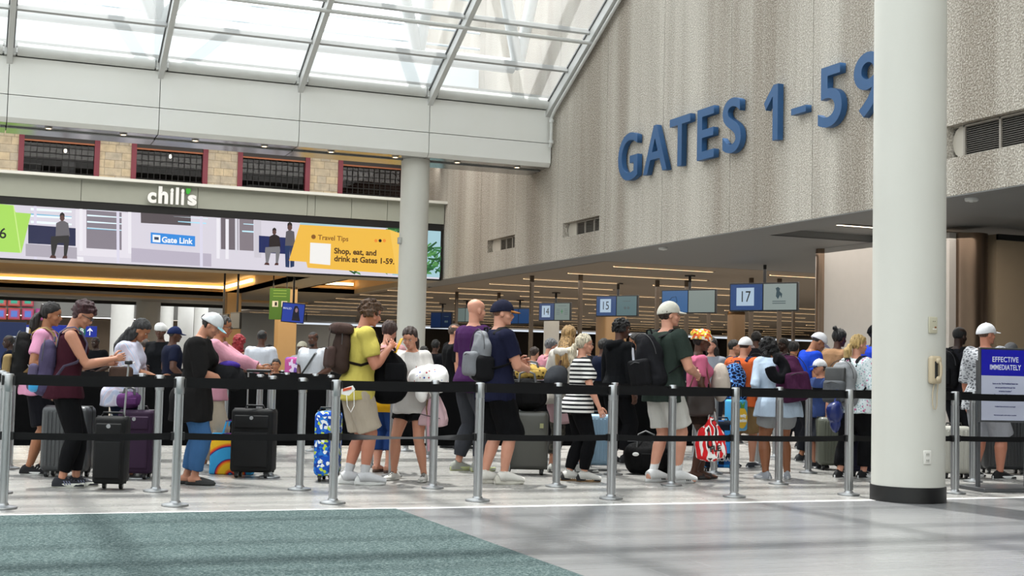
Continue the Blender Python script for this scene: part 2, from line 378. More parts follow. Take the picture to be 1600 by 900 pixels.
struct('wall_right_core', MB().box((WX+.56, -14, 3.4), (WX+.7, 35.7, 18)), plain('8c867c', .9))
def vent(y0, y1, z0, z1, n, label, inset):
    o = empty('air_vent', (WX+.1, (y0+y1)/2, z0), 0, label, 'vent'); I = Matrix.Translation(-o.location)
    # plaster return at the far end of the slot, rounded
    m = MB(); hh = (z1-z0)/2
    m.prism([(WX+.12, y1-inset+.02, z0), (WX+.12, y1-inset+.02, z1)] + [(WX+.12, y1-hh*1.0+hh*math.sin(q), (z0+z1)/2+hh*math.cos(q)) for q in [PI*i/8 for i in range(9)]], (.02, 0, 0), I)
    m.box((WX+.14, y0, z0), (WX+.3, y1, z0+.015), I); m.box((WX+.14, y0, z1-.015), (WX+.3, y1, z1), I)
    m.build('plaster_recess', plain('b9b2a6', .8), o)
    ww = (y1-inset-y0)/n
    fr = MB(); sl = MB()
    for k in range(n):
        a = y0+ww*k; fr.box((WX+.10, a, z0+.01), (WX+.13, a+.03, z1-.01), I)
        nn = int((z1-z0)/.028)
        for q in range(nn):
            z = z0+.02+(z1-z0-.04)*(q+.5)/nn; sl.box((WX+.12, a+.03, z-.007), (WX+.15, a+ww, z+.005), I)
    fr.box((WX+.10, y1-inset-.03, z0+.01), (WX+.13, y1-inset, z1-.01), I); fr.box((WX+.10, y0, z0+.01), (WX+.13, y1-inset, z0+.03), I); fr.box((WX+.10, y0, z1-.03), (WX+.13, y1-inset, z1-.01), I)
    fr.build('frame', plain('9a9389', .5), o); sl.build('louvre', plain('55504a', .5), o)
    b = MB(); b.box((WX+.28, y0, z0), (WX+.32, y1, z1), I); b.build('duct_back', plain('2b2926', .9), o)
vent(23.9, 25.65, 3.86, 4.16, 3, 'short louvred vent recessed in the concrete wall below the G of the gates sign', .45)
vent(28.35, 30.1, 3.86, 4.16, 3, 'small louvred vent recessed in the concrete wall nearest the video screen', .6)
vent(9.5, 13.72, 3.88, 4.30, 6, 'long louvred vent in the concrete wall beside the payphone column', .22)
# gates sign letters
sg = empty('wall_sign', (WX-.03, 19, 4.7), 0, 'large blue raised letters reading GATES 1-59 on the concrete wall', 'sign')
BLUE = plain('2a527d', .45, 0, .4)
LET = [('G', 968.8, 999.8, 0, 1), ('A', 1008, 1045.8, .02, .98), ('T', 1048.7, 1081.5, .02, .98), ('E', 1091.8, 1118.8, .02, .98), ('S', 1131.2, 1160.8, 0, 1), ('1', 1195.9, 1218, .02, .98), ('-', 1238.4, 1262, .36, .47), ('5', 1280.4, 1318, 0, .98), ('9', 1336, 1381, 0, 1)]
for ch, xa, xb, f0, f1 in LET:
    ya, yb = on(xa, 200, 0, WX-.1).y, on(xb, 150, 0, WX-.1).y
    c = bpy.data.curves.new('letter', 'FONT'); c.body = ch; c.size = 1; c.offset = .012; c.extrude = .05; c.resolution_u = 6
    o = bpy.data.objects.new('letter', c); TMP.objects.link(o); me = bpy.data.meshes.new_from_object(o.evaluated_get(bpy.context.evaluated_depsgraph_get())); bpy.data.objects.remove(o)
    if ch == '1':
        me = bpy.data.meshes.new('letter'); pp = [(.62, 0), (.98, 0), (.98, 1), (.66, 1), (.0, .72), (.12, .58), (.62, .80)]
        me.from_pydata([(a, b, -.05) for a, b in pp]+[(a, b, .05) for a, b in pp], [], [tuple(range(6, -1, -1)), tuple(range(7, 14))]+[(i, (i+1) % 7, (i+1) % 7+7, i+7) for i in range(7)])
    gx = [v.co.x for v in me.vertices]; gy_ = [v.co.y for v in me.vertices]; x0, x1, y0, y1 = min(gx), max(gx), min(gy_), max(gy_)
    for v in me.vertices:
        u = (v.co.x-x0)/(x1-x0); t = (v.co.y-y0)/(y1-y0); z = 4.66+.90*(f0+(f1-f0)*t)
        v.co = Vector((-.05-v.co.z, ya+(yb-ya)*u-19, z-4.7))
    me.flip_normals() if False else None
    me.materials.clear(); me.materials.append(BLUE); l = bpy.data.objects.new('letter', me); COL.objects.link(l); l.parent = sg
# upper fascia beam
J0, JD = .41, 2.73
xs = [J0+JD*k for k in range(-11, 5)]; xs[-1] = WX-.02
beam = MB()
for a, b in zip(xs[:-1], xs[1:]):
    beam.box((a+.007, 26.32, 5.52), (b-.007, 26.40, 5.937)); beam.box((a+.007, 26.32, 5.951), (b-.007, 26.40, 6.655))
    beam.prism([(a+.007, 26.32, 5.52), (a+.007, 26.40, 5.44), (a+.007, 26.44, 5.44), (a+.007, 26.44, 5.52)], (b-a-.014, 0, 0))
struct('trim_2', beam, A['panel'])
struct('trim_3', MB().box((-30, 26.405, 5.5), (WX-.01, 27.5, 6.65)), plain('3c3c3b', .7))
m = MB()
for a, b in zip(xs[:-1], xs[1:]): m.box((a+.01, 26.45, 5.44), (b-.01, 26.86, 5.46)); m.box((a+.01, 26.90, 5.41), (b-.01, 27.55, 5.44))
struct('trim_4', m, plain('9b9c9b', .18, .6))
struct('ceiling_gallery', MB().box((-30, 27.5, 6.9), (WX, 35.7, 7.1)), plain('8d8c88', .7))
struct('trim_5', MB().box((-30, 27.45, 5.46), (WX, 27.55, 6.95)), A['panel'])
for k in range(-2, 8):        # downlights under the beam
    x = .41+JD/2*k+.75
    o = empty('downlight', (x, 26.66, 5.43), 0, 'small round warm downlight set in the underside of the long white beam', 'light', 'downlights under the white beam')
    MB().lathe([(.001, 0), (.075, 0), (.075, -.012), (.062, -.014), (.001, -.006)]).build('trim_ring', plain('c8c4bc', .3, .5), o, True)
    MB().lathe([(.001, -.005), (.055, -.005), (.055, -.012), (.001, -.012)]).build('lens', glow('ffd9a6', 6), o, True)
# skylight
sk = tag(empty('window_1', (0, 26.4, 6.65)), kind='structure')
def slope_M(sign):   # maps x, s (run along slope from eave), n (outward) to world
    a = math.atan(.54)
    return a
ang = math.atan(.54); ca, sa = math.cos(ang), math.sin(ang); RUN = (26.4-8)/ca
def rake(x, s, n): return Vector((x, 0 - s*ca + n*sa*1, 0 + s*sa + n*ca)) if s <= RUN else Vector((x, -(26.4-8) - (s-RUN)*ca - n*sa, RUN*sa - (s-RUN)*sa + n*ca))
def rbeam(mb, x0, x1, s0, s1, n0, n1):
    mb._add([rake(x0,s0,n0), rake(x1,s0,n0), rake(x1,s1,n0), rake(x0,s1,n0), rake(x0,s0,n1), rake(x1,s0,n1), rake(x1,s1,n1), rake(x0,s1,n1)], [(3,2,1,0),(4,5,6,7),(0,1,5,4),(1,2,6,5),(2,3,7,6),(3,0,4,7)])
for k, x in enumerate(xs):
    wd = .05 if k < len(xs)-1 else .07
    xx = x if k < len(xs)-1 else WX-.10
    mbx = MB(); rbeam(mbx, xx-wd, xx+wd, -.08, RUN, -.16, .09); rbeam(mbx, xx-wd, xx+wd, RUN, 2*RUN, -.16, .09); mbx.build('mullion', A['mullion'], sk)
    mbx = MB(); rbeam(mbx, xx-wd-.025, xx+wd+.025, .1, RUN, .03, .075); mbx.build('gasket', A['gasket'], sk)
s = .18
pur = MB(); k = 0; rod = MB()
while s < 2*RUN:
    if not (RUN-.2 < s < RUN+.2):
        rbeam(pur, -29.6, WX-.1, s-.028, s+.028, -.04, .07)
        if k == 2 or k == 5: rod.tube([rake(-29.6, s-.12, -.16), rake(WX-.1, s-.12, -.16)], .04, 10)
    s += 1.18; k += 1
pur.build('purlin', plain('a9aaa9', .4), sk); rod.build('tie_rod', A['mullion'], sk, True)
gl = MB()
for a, b in zip(xs[:-1], xs[1:]):
    gl._add([rake(a, .1, .05), rake(b, .1, .05), rake(b, RUN, .05), rake(a, RUN, .05)], [(0, 1, 2, 3)])
    gl._add([rake(a, RUN, .05), rake(b, RUN, .05), rake(b, 2*RUN, .05), rake(a, 2*RUN, .05)], [(0, 1, 2, 3)])
gl.build('glass', A['glass'], sk)
m = MB()
for a, b in zip(xs[:-1], xs[1:]): m.tube([(a+.13, 26.27, 6.785), (b-.13, 26.27, 6.785)], .118, 20); m.box((a+.055, 26.2, 6.67), (a+.10, 26.42, 6.87)); m.box((b-.10, 26.2, 6.67), (b-.055, 26.42, 6.87))
struct('trim_6', m, A['white'], True)
struct('trim_7', MB().box((-30, 26.36, 6.6), (WX-.01, 26.5, 6.66)).box((-30, 26.34, 6.86), (WX-.01, 26.46, 6.93)).box((-30, 26.44, 6.6), (WX, 26.5, 7.0)), plain('9a9b98', .5))
dp = empty('drain_pipe', (WX-.1, 26.1, 5.85), 0, 'thin white drain pipe running down the corner where skylight meets concrete wall', 'pipe')
I = Matrix.Translation(-dp.location)
MB().tube([I @ (rake(WX-.10, .35+q*.8, -.24)+Vector((0, 26.4, 6.65))) for q in range(14)][::-1] + [(0, .05, .62), (0, .05, .1), (.0, .1, 0)], .035, 10).build('pipe_run', A['white'], dp, True)
MB().lathe([(.03, -.03), (.052, -.03), (.052, .03), (.03, .03)], (0, .05, .55)).lathe([(.03, -.03), (.052, -.03), (.052, .03), (.03, .03)], (0, .05, .1)).build('coupling', A['white'], dp, True)
# white steel trusses standing on the roof outside the glass
truss = tag(empty('trim_8', (0, 28, 8)), kind='structure')
WH = plain('e6e8e8', .5)
mt = MB(); ax = lambda x, y, z: (x, y-28, z-8)
mt.tube([ax(-30, 27.2, 7.75), ax(WX-.6, 27.2, 7.75)], .17, 12)
for s_ in (2.6, 6.4, 10.2, 14.0, 17.8):
    q0, q1 = rake(-30, s_, 1.3), rake(WX-.6, s_, 1.3); mt.tube([ax(q0.x, q0.y+26.4, q0.z+6.65), ax(q1.x, q1.y+26.4, q1.z+6.65)], .15, 12)
mt.build('chord', WH, truss, True)
for x_ in [.41+JD*2*k-.6 for k in range(-5, 3)]:
    for s_, dx in ((2.6, 2.7), (6.4, -2.7), (10.2, 2.7), (14.0, -2.7)):
        q0, q1 = rake(x_, s_, 1.3), rake(x_+dx, s_+3.8, 1.3)
        if max(q0.x, q1.x) < WX-.5: MB().tube([ax(q0.x, q0.y+26.4, q0.z+6.65), ax(q1.x, q1.y+26.4, q1.z+6.65)], .10, 10).build('web_tube', WH, truss, True)
for nx in (-5.05, .41+2.73, .41+3*2.73, 10.9):
    for dx, dy in ((-3.4, 22.0), (3.6, 22.0), (-.6, 22.8)):
        if nx+dx > WX-.3 : continue
        MB().tube([ax(nx, 27.2, 7.75), ax(nx+dx, dy, 12.6)], .13, 12).build('diagonal_tube', WH, truss, True)
struct('wall_terrace', MB().box((-30, 31, 6.9), (WX, 31.2, 8.6)), plain('cfd6da', .8))
m = MB()
for z in (9.0, 9.4, 9.8, 10.2): m.tube([(-30, 31, z), (WX, 31, z)], .03, 6)
struct('trim_9', m, plain('b9c4cc', .6), True)
# unseen enclosure behind and left of the camera, added to hold back sky light
struct('wall_back_unseen', MB().box((-40, -14.3, 0), (60, -14, 14)), A['panel'])
struct('wall_left_unseen', MB().box((-30.3, -14, 0), (-30, 26.3, 14)), A['panel'])
# gallery and restaurant front above the screen
struct('floor_gallery', MB().box((-30, 33.6, 4.9), (WX, 42, 5.15)), plain('6b6864', .8))
m = MB(); px_ = [-29.5+2.73*k for k in range(0, 16)]
pj = [.41+2.73*k-.9 for k in range(-11, 4)] + [7.9, 8.85, 9.8, WX-.02]
for a, b in zip(pj[:-1], pj[1:]): m.box((a+.006, 33.3, 4.84), (b-.006, 33.36, 5.36))
struct('trim_10', m, plain('a3a69a', .5)); struct('trim_11', MB().box((-30, 33.12, 5.36), (WX+.3, 33.6, 5.43)), plain('dcdcd4', .35)); struct('trim_12', MB().box((-30, 33.37, 4.7), (WX, 33.6, 5.36)), plain('4a4a47', .6))
st = MB(); bk = MB()
W0 = [.86+2.73*k for k in range(-5, 4)]
st.box((-30, 35.6, 5.1), (W0[0], 35.9, 7.1))
for a, b in zip([x+1.95 for x in W0[:-1]], W0[1:]): st.box((a, 35.6, 5.1), (b, 35.9, 7.1))
for a in W0: st.box((a, 35.6, 6.86), (a+1.95, 35.9, 7.1))
struct('wall_restaurant', st, A['stone']); struct('wall_restaurant_end', MB().box((11.0, 35.55, 5.1), (WX+.3, 35.9, 7.1)), A['aggregate'])
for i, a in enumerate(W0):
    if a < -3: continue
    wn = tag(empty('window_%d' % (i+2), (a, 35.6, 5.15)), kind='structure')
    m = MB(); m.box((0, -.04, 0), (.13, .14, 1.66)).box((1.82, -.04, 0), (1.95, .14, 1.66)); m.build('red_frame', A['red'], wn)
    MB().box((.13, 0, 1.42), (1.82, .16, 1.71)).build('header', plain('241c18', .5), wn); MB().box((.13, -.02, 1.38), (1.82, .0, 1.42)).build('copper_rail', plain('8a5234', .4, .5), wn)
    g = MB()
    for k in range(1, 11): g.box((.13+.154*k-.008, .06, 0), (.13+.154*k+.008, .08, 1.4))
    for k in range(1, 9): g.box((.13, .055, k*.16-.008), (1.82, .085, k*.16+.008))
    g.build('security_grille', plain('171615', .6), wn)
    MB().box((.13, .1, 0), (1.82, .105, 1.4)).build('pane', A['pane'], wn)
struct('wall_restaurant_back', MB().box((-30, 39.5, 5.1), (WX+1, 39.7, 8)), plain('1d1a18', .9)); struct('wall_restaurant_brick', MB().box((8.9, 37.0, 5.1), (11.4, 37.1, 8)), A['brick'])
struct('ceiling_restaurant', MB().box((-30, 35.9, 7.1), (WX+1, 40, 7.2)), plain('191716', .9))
for x, z in ((2.05, 6.55), (4.75, 6.62), (-.9, 6.5)):
    o = empty('pendant_lamp', (x, 37.0, z), 0, 'bare bright bulb pendant hanging inside the dark restaurant window', 'lamp', 'pendant bulbs inside the restaurant')
    MB().ell((0, 0, 0), (.035, .035, .05)).build('bulb', glow('fff4e0', 12), o, True); MB().tube([(0, 0, .05), (0, 0, 7.1-z)], .006, 6).build('cord', A['black'], o); MB().lathe([(.012, .04), (.03, .045), (.02, .1), (.001, .1)]).build('socket', A['dark'], o, True)
def cabinet(x, w_, z0, h_, y, lab):
    o = empty('serving_cabinet', (x, y, 5.15), 0, lab, 'cabinet'); mb = MB().box((0, 0, 0), (w_, .5, h_)); mb.build('body', plain('6c6e70', .4, .6), o); d = MB().box((.04, -.02, h_*.15), (w_/2-.02, 0, h_*.85)).build('door', plain('7e8082', .4, .6), o); MB().box((w_/2+.02, -.02, h_*.15), (w_-.04, 0, h_*.85)).build('door', plain('7e8082', .4, .6), o)
cabinet(1.0, .5, 0, 1.15, 38, 'grey steel shelf unit behind the first barred restaurant window'); cabinet(7.0, 1.1, 0, .95, 37.6, 'pale steel kitchen cabinet behind the third barred restaurant window'); cabinet(4.2, 1.2, 0, .6, 38, 'low grey counter behind the second barred restaurant window'); cabinet(2.0, .35, 0, 1.2, 37.5, 'tall narrow dark cabinet beside the steel shelf unit in the restaurant')
# restaurant sign
cs = empty('restaurant_sign', (4.5, 33.2, 5.0), 0, "white raised chili's lettering with green apostrophe on the beam above the screen", 'sign')
RX = Matrix.Rotation(R(90), 4, 'X')
p0, p1 = on(230, 312, 1, 33.25), on(307, 318, 1, 33.25)
SGW = p1.x-p0.x
for s_, c_, u0, u1, w0, w1 in (('c', 'f2f2f0', 0, .175, 0, .62), ('h', 'f2f2f0', .215, .41, 0, 1), ('i', 'f2f2f0', .455, .515, 0, .93), ('l', 'f2f2f0', .565, .625, 0, 1), ('i', 'f2f2f0', .675, .735, 0, .93), ("'", '3fae3a', .765, .86, .66, .98), ('s', 'f2f2f0', .81, .99, 0, .62)):
    c = bpy.data.curves.new('letter', 'FONT'); c.body = s_; c.size = 1; c.offset = .042 if s_ != "'" else .005; c.extrude = .06; o = bpy.data.objects.new('l', c); TMP.objects.link(o)
    me = bpy.data.meshes.new_from_object(o.evaluated_get(bpy.context.evaluated_depsgraph_get())); bpy.data.objects.remove(o)
    q = [v.co.copy() for v in me.vertices]; x0, x1 = min(v.x for v in q), max(v.x for v in q); y0, y1 = min(v.y for v in q), max(v.y for v in q)
    for v in me.vertices:
        u = (v.co.x-x0)/(x1-x0); t = (v.co.y-y0)/(y1-y0)
        sl = .12*(t-.5) if s_ == "'" else 0
        v.co = Vector((p0.x+SGW*(u0+(u1-u0)*(u+sl))-4.5, -.0-v.co.z*.6, 4.885+.42*(w0+(w1-w0)*t)-5.0))
    me.materials.clear(); me.materials.append(plain(c_, .3)); l = bpy.data.objects.new('letter', me); COL.objects.link(l); l.parent = cs
# ---------------- video wall
SY = 33.30
vw = empty('video_wall', (4, SY, 3.4), 0, "long bright video wall under the chili's beam showing a train interior and travel tips", 'screen')
I = Matrix.Translation(-vw.location)
zt0, zb0 = on(0, 318, 1, SY).z, on(0, 404, 1, SY).z
MB().box((-12, SY+.02, 3.36), (WX-.05, SY+.25, 4.84), I).build('housing', A['black'], vw)
zt0 -= .01; zb0 += .02
MB().box((-11.9, SY, zb0), (WX-.12, SY+.02, zt0), I).build('display', glow('dad5e0', 1.0), vw)
LYR = [0]
def scr(pts, c, e=.9, name='graphic'):
    LYR[0] += 1; P = [on(x, y, 1, SY) for x, y in pts]; off = .002+LYR[0]*.0012
    P = [Vector((min(p.x, WX-.13), SY-off, max(zb0, min(zt0, p.z)))) for p in P]
    if max(p.z for p in P)-min(p.z for p in P) < .002: return None
    mb = MB(); mb.prism(P, (0, .001, 0), I); return mb.build(name, glow(c, e), vw)
def srect(x0, y0, x1, y1, c, e=.9):   # follows the screen's perspective slope
    sl = lambda x: (x)*.075
    return scr([(x0, y0+sl(x0)), (x1, y0+sl(x1)), (x1, y1+sl(x1)*.75), (x0, y1+sl(x0)*.75)], c, e)
# train interior: wall panels, windows with bright stripes, doors, seats (y given as at x = 0)
srect(118, 318, 205, 392, 'e6e1ea', 1.0); srect(135, 318, 190, 380, '8d8590')
for y in (323, 333, 343, 353): srect(48, y-2, 112, y+3, 'e6f0f6', 1.1); srect(136, y-8, 190, y-3, 'dff2fa', 1.1)
srect(48, 330, 112, 333, '7fc4e6'); srect(136, 346, 190, 350, '7fc4e6')
srect(220, 311, 298, 336, '5b5257'); srect(270, 318, 325, 323, 'd9eef6', 1.1); srect(278, 326, 322, 330, 'a9def2', 1.1); srect(298, 306, 325, 312, 'eef3f6', 1.1)
srect(205, 372, 330, 398, 'c4bccd'); srect(345, 308, 372, 370, '746a72'); srect(374, 308, 396, 370, '8a8088'); srect(380, 322, 396, 328, 'bfe6f4', 1.1); srect(378, 334, 396, 339, 'bfe6f4', 1.1)
srect(367, 308, 371, 376, 'e3e0ea'); srect(397, 306, 408, 380, 'd8d3dd')
for a in (53, 182, 312): srect(a, 310, a+4.5, 404, 'ddd9ea', 1.0)
for a in (124, 200, 338, 352): srect(a, 316, a+5, 385, 'eeebf2', 1.0)
srect(120, 392, 130, 420, 'f0eef4', 1.0)
# seats
srect(44, 348, 118, 378, '1e2250', .8); srect(40, 378, 120, 398, 'b5aebb'); srect(404, 338, 450, 372, '1c2a66', .8)
def fig(x, y, k, coat, leg, flip=1, stand=False):   # picture of a passenger shown on the screen
    q = lambda pts, c, e=.7: scr([(x+a*k*flip, y+b*k) for a, b in pts], c, e)
    q([(-4, 0), (0, -4), (4, 0), (4.4, 6), (2, 10), (-2, 10), (-4.4, 6)], '6a4a44'); q([(-4.6, 2), (-4, -3), (0, -6), (4, -3), (4.6, 2), (0, -1)], '241c1c')
    if stand:
        q([(-7, 12), (0, 9), (8, 12), (10, 40), (-9, 40)], coat); q([(-9, 38), (9, 38), (8, 76), (1, 78), (0, 46), (-1, 78), (-8, 77)], leg)
    else:
        q([(-11, 14), (-3, 10), (4, 10), (11, 14), (14, 38), (-12, 38)], coat); q([(-20, 38), (12, 36), (13, 46), (8, 74), (3, 74), (3, 50), (-8, 50), (-14, 74), (-19, 73), (-21, 46)], leg); q([(-20, 72), (-12, 73), (-11, 78), (-23, 77)], '5a2f2a'); q([(2, 73), (9, 73), (9, 78), (0, 78)], '5a2f2a')
fig(97, 337, .86, '77737a', '2a2628'); fig(428, 360, .7, '2f2326', '8f8d92', 1); fig(452, 352, .85, '6b6870', '27406e', 1, True)
# cards
scr([(612, 349), (688, 355), (688, 434), (612, 430)], 'a9cfd9', .95); scr([(468, 345), (612, 351), (612, 357), (468, 352)], 'a9cfd9', .95)
for k in range(95):
    x = random.choice((random.uniform(655, 684), random.uniform(600, 626), random.uniform(540, 680))); y = random.uniform(352, 368) if x < 627 and x >= 600 else (random.uniform(385, 428) if x > 655 else random.uniform(417, 427))
    a = random.uniform(-1, 1); scr([(x, y), (x+14*math.cos(a), y+10*math.sin(a)-3), (x+16*math.cos(a), y+12*math.sin(a)), (x+2, y+3)], random.choice(('3d7f45', '62a35a', '2b5f38')), .8)
scr([(466, 352), (606, 360), (624, 366), (626, 398), (622, 429), (478, 419), (476, 410), (449, 408)], 'f2bd49', 1.0)
scr([(606, 360), (626, 368), (622, 428), (616, 428)], 'f6c75c', 1.0)
scr([(-40, 316), (20, 322), (24, 333), (48, 335), (33, 396), (-40, 392)], 'a9dd5c', 1.0); scr([(20, 322), (21.5, 322), (33, 396), (31, 396)], 'cdee8e', 1.0)
def stext(s_, px, py, hpx, c, e=.02, bold=0, xs_=1.0, al='LEFT'):
    LYR[0] += 1; p = on(px, py, 1, SY); sc = hpx*row_y(p)/F_PX
    M = I @ Matrix.Translation((p.x, SY-.006-LYR[0]*.0012, p.z)) @ RX
    return text_mesh(s_, sc/.7, glow(c, 1), vw, 'lettering', M, .0008, bold, xs_, al)
stext('6', -2, 366, 16, '1a1a1a', 0, .004)
scr([(234, 364), (303, 370), (303, 386), (234, 381)], '2f8be0', 1.0); scr([(237, 367.5), (249, 368.5), (249, 380), (237, 379)], 'f2f6fa', 1.0); scr([(239.5, 371), (246.5, 371.6), (246.5, 376), (239.5, 375.4)], '33405a', 1.0)
stext('Gate Link', 251, 375.8, 8.7, 'f6f8fa', 1, .006, .95)
stext('Travel Tips', 494, 372, 7.5, '8a5a24', 1, .003, 1.0)
for a, b in ((0, 360),):
    LYR[0] += 1; p = on(487, 371, 1, SY); M = I @ Matrix.Translation((p.x, SY-.006-LYR[0]*.0012, p.z)) @ RX
    MB().lathe([(.045, 0), (.058, 0), (.058, .001), (.045, .001)], n=20, M=M).build('info_ring', glow('8a5a24', 1), vw); MB().box((-.006, -.03, 0), (.006, .03, .001), M).build('info_mark', glow('8a5a24', 1), vw)
stext('Shop, eat, and', 519, 393, 8.6, '4a2f1c', 1, .006, .98); stext('drink at Gates 1-59.', 519, 405, 8.6, '4a2f1c', 1, .006, .98)
scr([(482, 380), (514, 382), (513, 415), (481, 412)], 'f4f2ee', 1.0)
for x, c_ in ((584, 'f0913a'), (590.5, '1a1410'), (597, 'f0913a')):
    LYR[0] += 1; p = on(x, 377, 1, SY); M = I @ Matrix.Translation((p.x, SY-.006-LYR[0]*.0012, p.z)) @ RX; MB().lathe([(.001, 0), (.042, 0), (.042, .001), (.001, .001)], n=18, M=M).build('dot', glow(c_, 1), vw)
# ---------------- columns
def column(name, x, y, r, z1, label, base):
    o = empty(name, (x, y, 0), 0, label, 'column')
    MB().lathe([(r*.99, .0), (r, .0), (r, z1), (r*.99, z1)], n=64).build('shaft', A['column'], o, True)
    if base: MB().lathe([(r+.001, 0), (r+.012, 0), (r+.010, .135), (r+.001, .137)], n=64).build('base_band', plain('0e0e0f', .4), o, True)
    return o
CX, CY, CRD = 7.83, 9.92, .32
column('round_column', CX, CY, CRD, 17.0, 'thick round cream column with black base band carrying the payphone', True)
column('round_column', 8.52, 26.95, .30, 5.44, 'round cream column under the white beam by the travel tips screen', True)
# ---------------- ceilings of the check-in hall
def plate(x0, x1, y0, y1, z0, z1, holes, mb=None):
    mb = mb or MB(); cx = sorted({x0, x1, *[h[0] for h in holes], *[h[1] for h in holes]}); cy = sorted({y0, y1, *[h[2] for h in holes], *[h[3] for h in holes]})
    for a, b in zip(cx[:-1], cx[1:]):
        for c, d in zip(cy[:-1], cy[1:]):
            if not any(h[0] <= (a+b)/2 <= h[1] and h[2] <= (c+d)/2 <= h[3] for h in holes): mb.box((a, c, z0), (b, d, z1))
    return mb
struct('ceiling_soffit', plate(WX+.004, 40, -14, 25.3, 3.385, 3.3985, [(12.1, 16.2, 15.0, 18.9)]), A['soffit'])
struct('ceiling_soffit_strip', plate(WX+.004, 12.2, 25.3, 36.6, 3.385, 3.3985, []), A['soffit'])
struct('ceiling_tray', MB().box((12.0, 14.9, 3.5), (16.3, 19.0, 3.55)).box((12.0, 14.9, 3.39), (12.1, 19.0, 3.5)).box((16.2, 14.9, 3.39), (16.3, 19.0, 3.5)).box((12.1, 14.9, 3.39), (16.2, 15.0, 3.5)).box((12.1, 18.9, 3.39), (16.2, 19.0, 3.5)), A['soffit'])
struct('ceiling_check_in', MB().box((12.22, 25.32, 3.46), (60, 90, 3.6)).box((WX, 36.6, 3.46), (12.3, 90, 3.6)), A['slat'])
struct('trim_13', MB().box((12.18, 25.28, 3.385), (12.22, 37, 3.46)).box((12.18, 25.28, 3.385), (40, 25.32, 3.46)), A['black'])
LW = glow('ffd9a8', 3.2); LW2 = glow('ffe9d2', 5.0)
def strip(x0, x1, y, z, mat=LW):
    o = empty('linear_light', ((x0+x1)/2, y, z), 0, 'slim warm linear ceiling light strip running across the check-in hall ceiling', 'light', 'linear lights in the check-in hall ceiling')
    hl = (x1-x0)/2; MB().box((-hl, -.045, -.01), (hl, .045, .0)).build('diffuser', mat, o); MB().box((-hl-.02, -.07, -.012), (hl+.02, -.045, .008)).box((-hl-.02, .045, -.012), (hl+.02, .07, .008)).build('housing', plain('8b857c', .5), o)
yy = 27.1; rr_ = random.Random(3); row = 0
STR = {0: [(13.3, 15.85), (17.4, 18.7)], 1: [(13.35, 17.2)], 2: [(13.25, 15.95), (17.05, 19.65)], 3: [(13.3, 17.1), (19.2, 21)], 4: [(13.3, 15.9), (17.3, 21.1)]}
while yy < 75:
    if row in STR: segs = STR[row]
    else:
        segs = []; x = 11.9 if yy > 37 else 13.3
        while x < 13+yy*.55: L = rr_.choice((2.55, 3.85, 2.55, 5.1)); segs.append((x, x+L)); x += L+rr_.choice((1.25, 2.5, .6))
    for a, b in segs: strip(a, b, yy, 3.447)
    yy += 2.6 if yy < 40 else 3.2; row += 1
strip(12.5, 15.0, 17.72, 3.49, LW2); strip(12.87, 15.6, 15.24, 3.49, LW2)
for x, y, lab in ((0, 0, 'by the corner of the gates wall'),):
    pass
def smoke(px, py, lab):
    p = on(px, py, 2, 3.36); o = empty('smoke_detector', (p.x, p.y, 3.39), 0, lab, 'smoke detector')
    MB().lathe([(.001, 0), (.085, 0), (.085, -.03), (.07, -.045), (.001, -.045)]).build('body', A['white'], o, True); MB().lathe([(.001, -.045), (.03, -.045), (.025, -.055), (.001, -.055)]).build('sensor', A['white'], o, True)
smoke(1036, 389, 'white round smoke detector under the soffit near the S of the gates sign'); smoke(1518, 313, 'white round smoke detector under the soffit beside the payphone column')
# panelled wall block behind the column
struct('wall_panelled', MB().box((14.15, 16.95, 0), (14.9, 18.83, 3.39)).box((14.15, 18.85, 0), (14.9, 20.3, 3.39)), A['beige'])
struct('wall_panelled_front', MB().box((14.9, 16.75, 0), (15.75, 17.0, 3.39)).box((15.8, 16.95, 0), (24, 17.2, 3.39)), plain('a8957c', .75))
struct('trim_14', MB().lathe([(.26, 0), (.27, 0), (.27, 3.385), (.26, 3.385)], (14.55, 16.95, 0), 40), A['bronze'], True)
struct('trim_15', MB().lathe([(.12, 0), (.13, 0), (.13, 3.385), (.12, 3.385)], (14.2, 20.4, 0), 30), A['bronze'], True)
struct('trim_16', MB().box((15.76, 16.8, 0), (15.79, 17.0, 3.39)).box((14.9, 16.7, 3.3), (24, 16.76, 3.39)), A['black'])
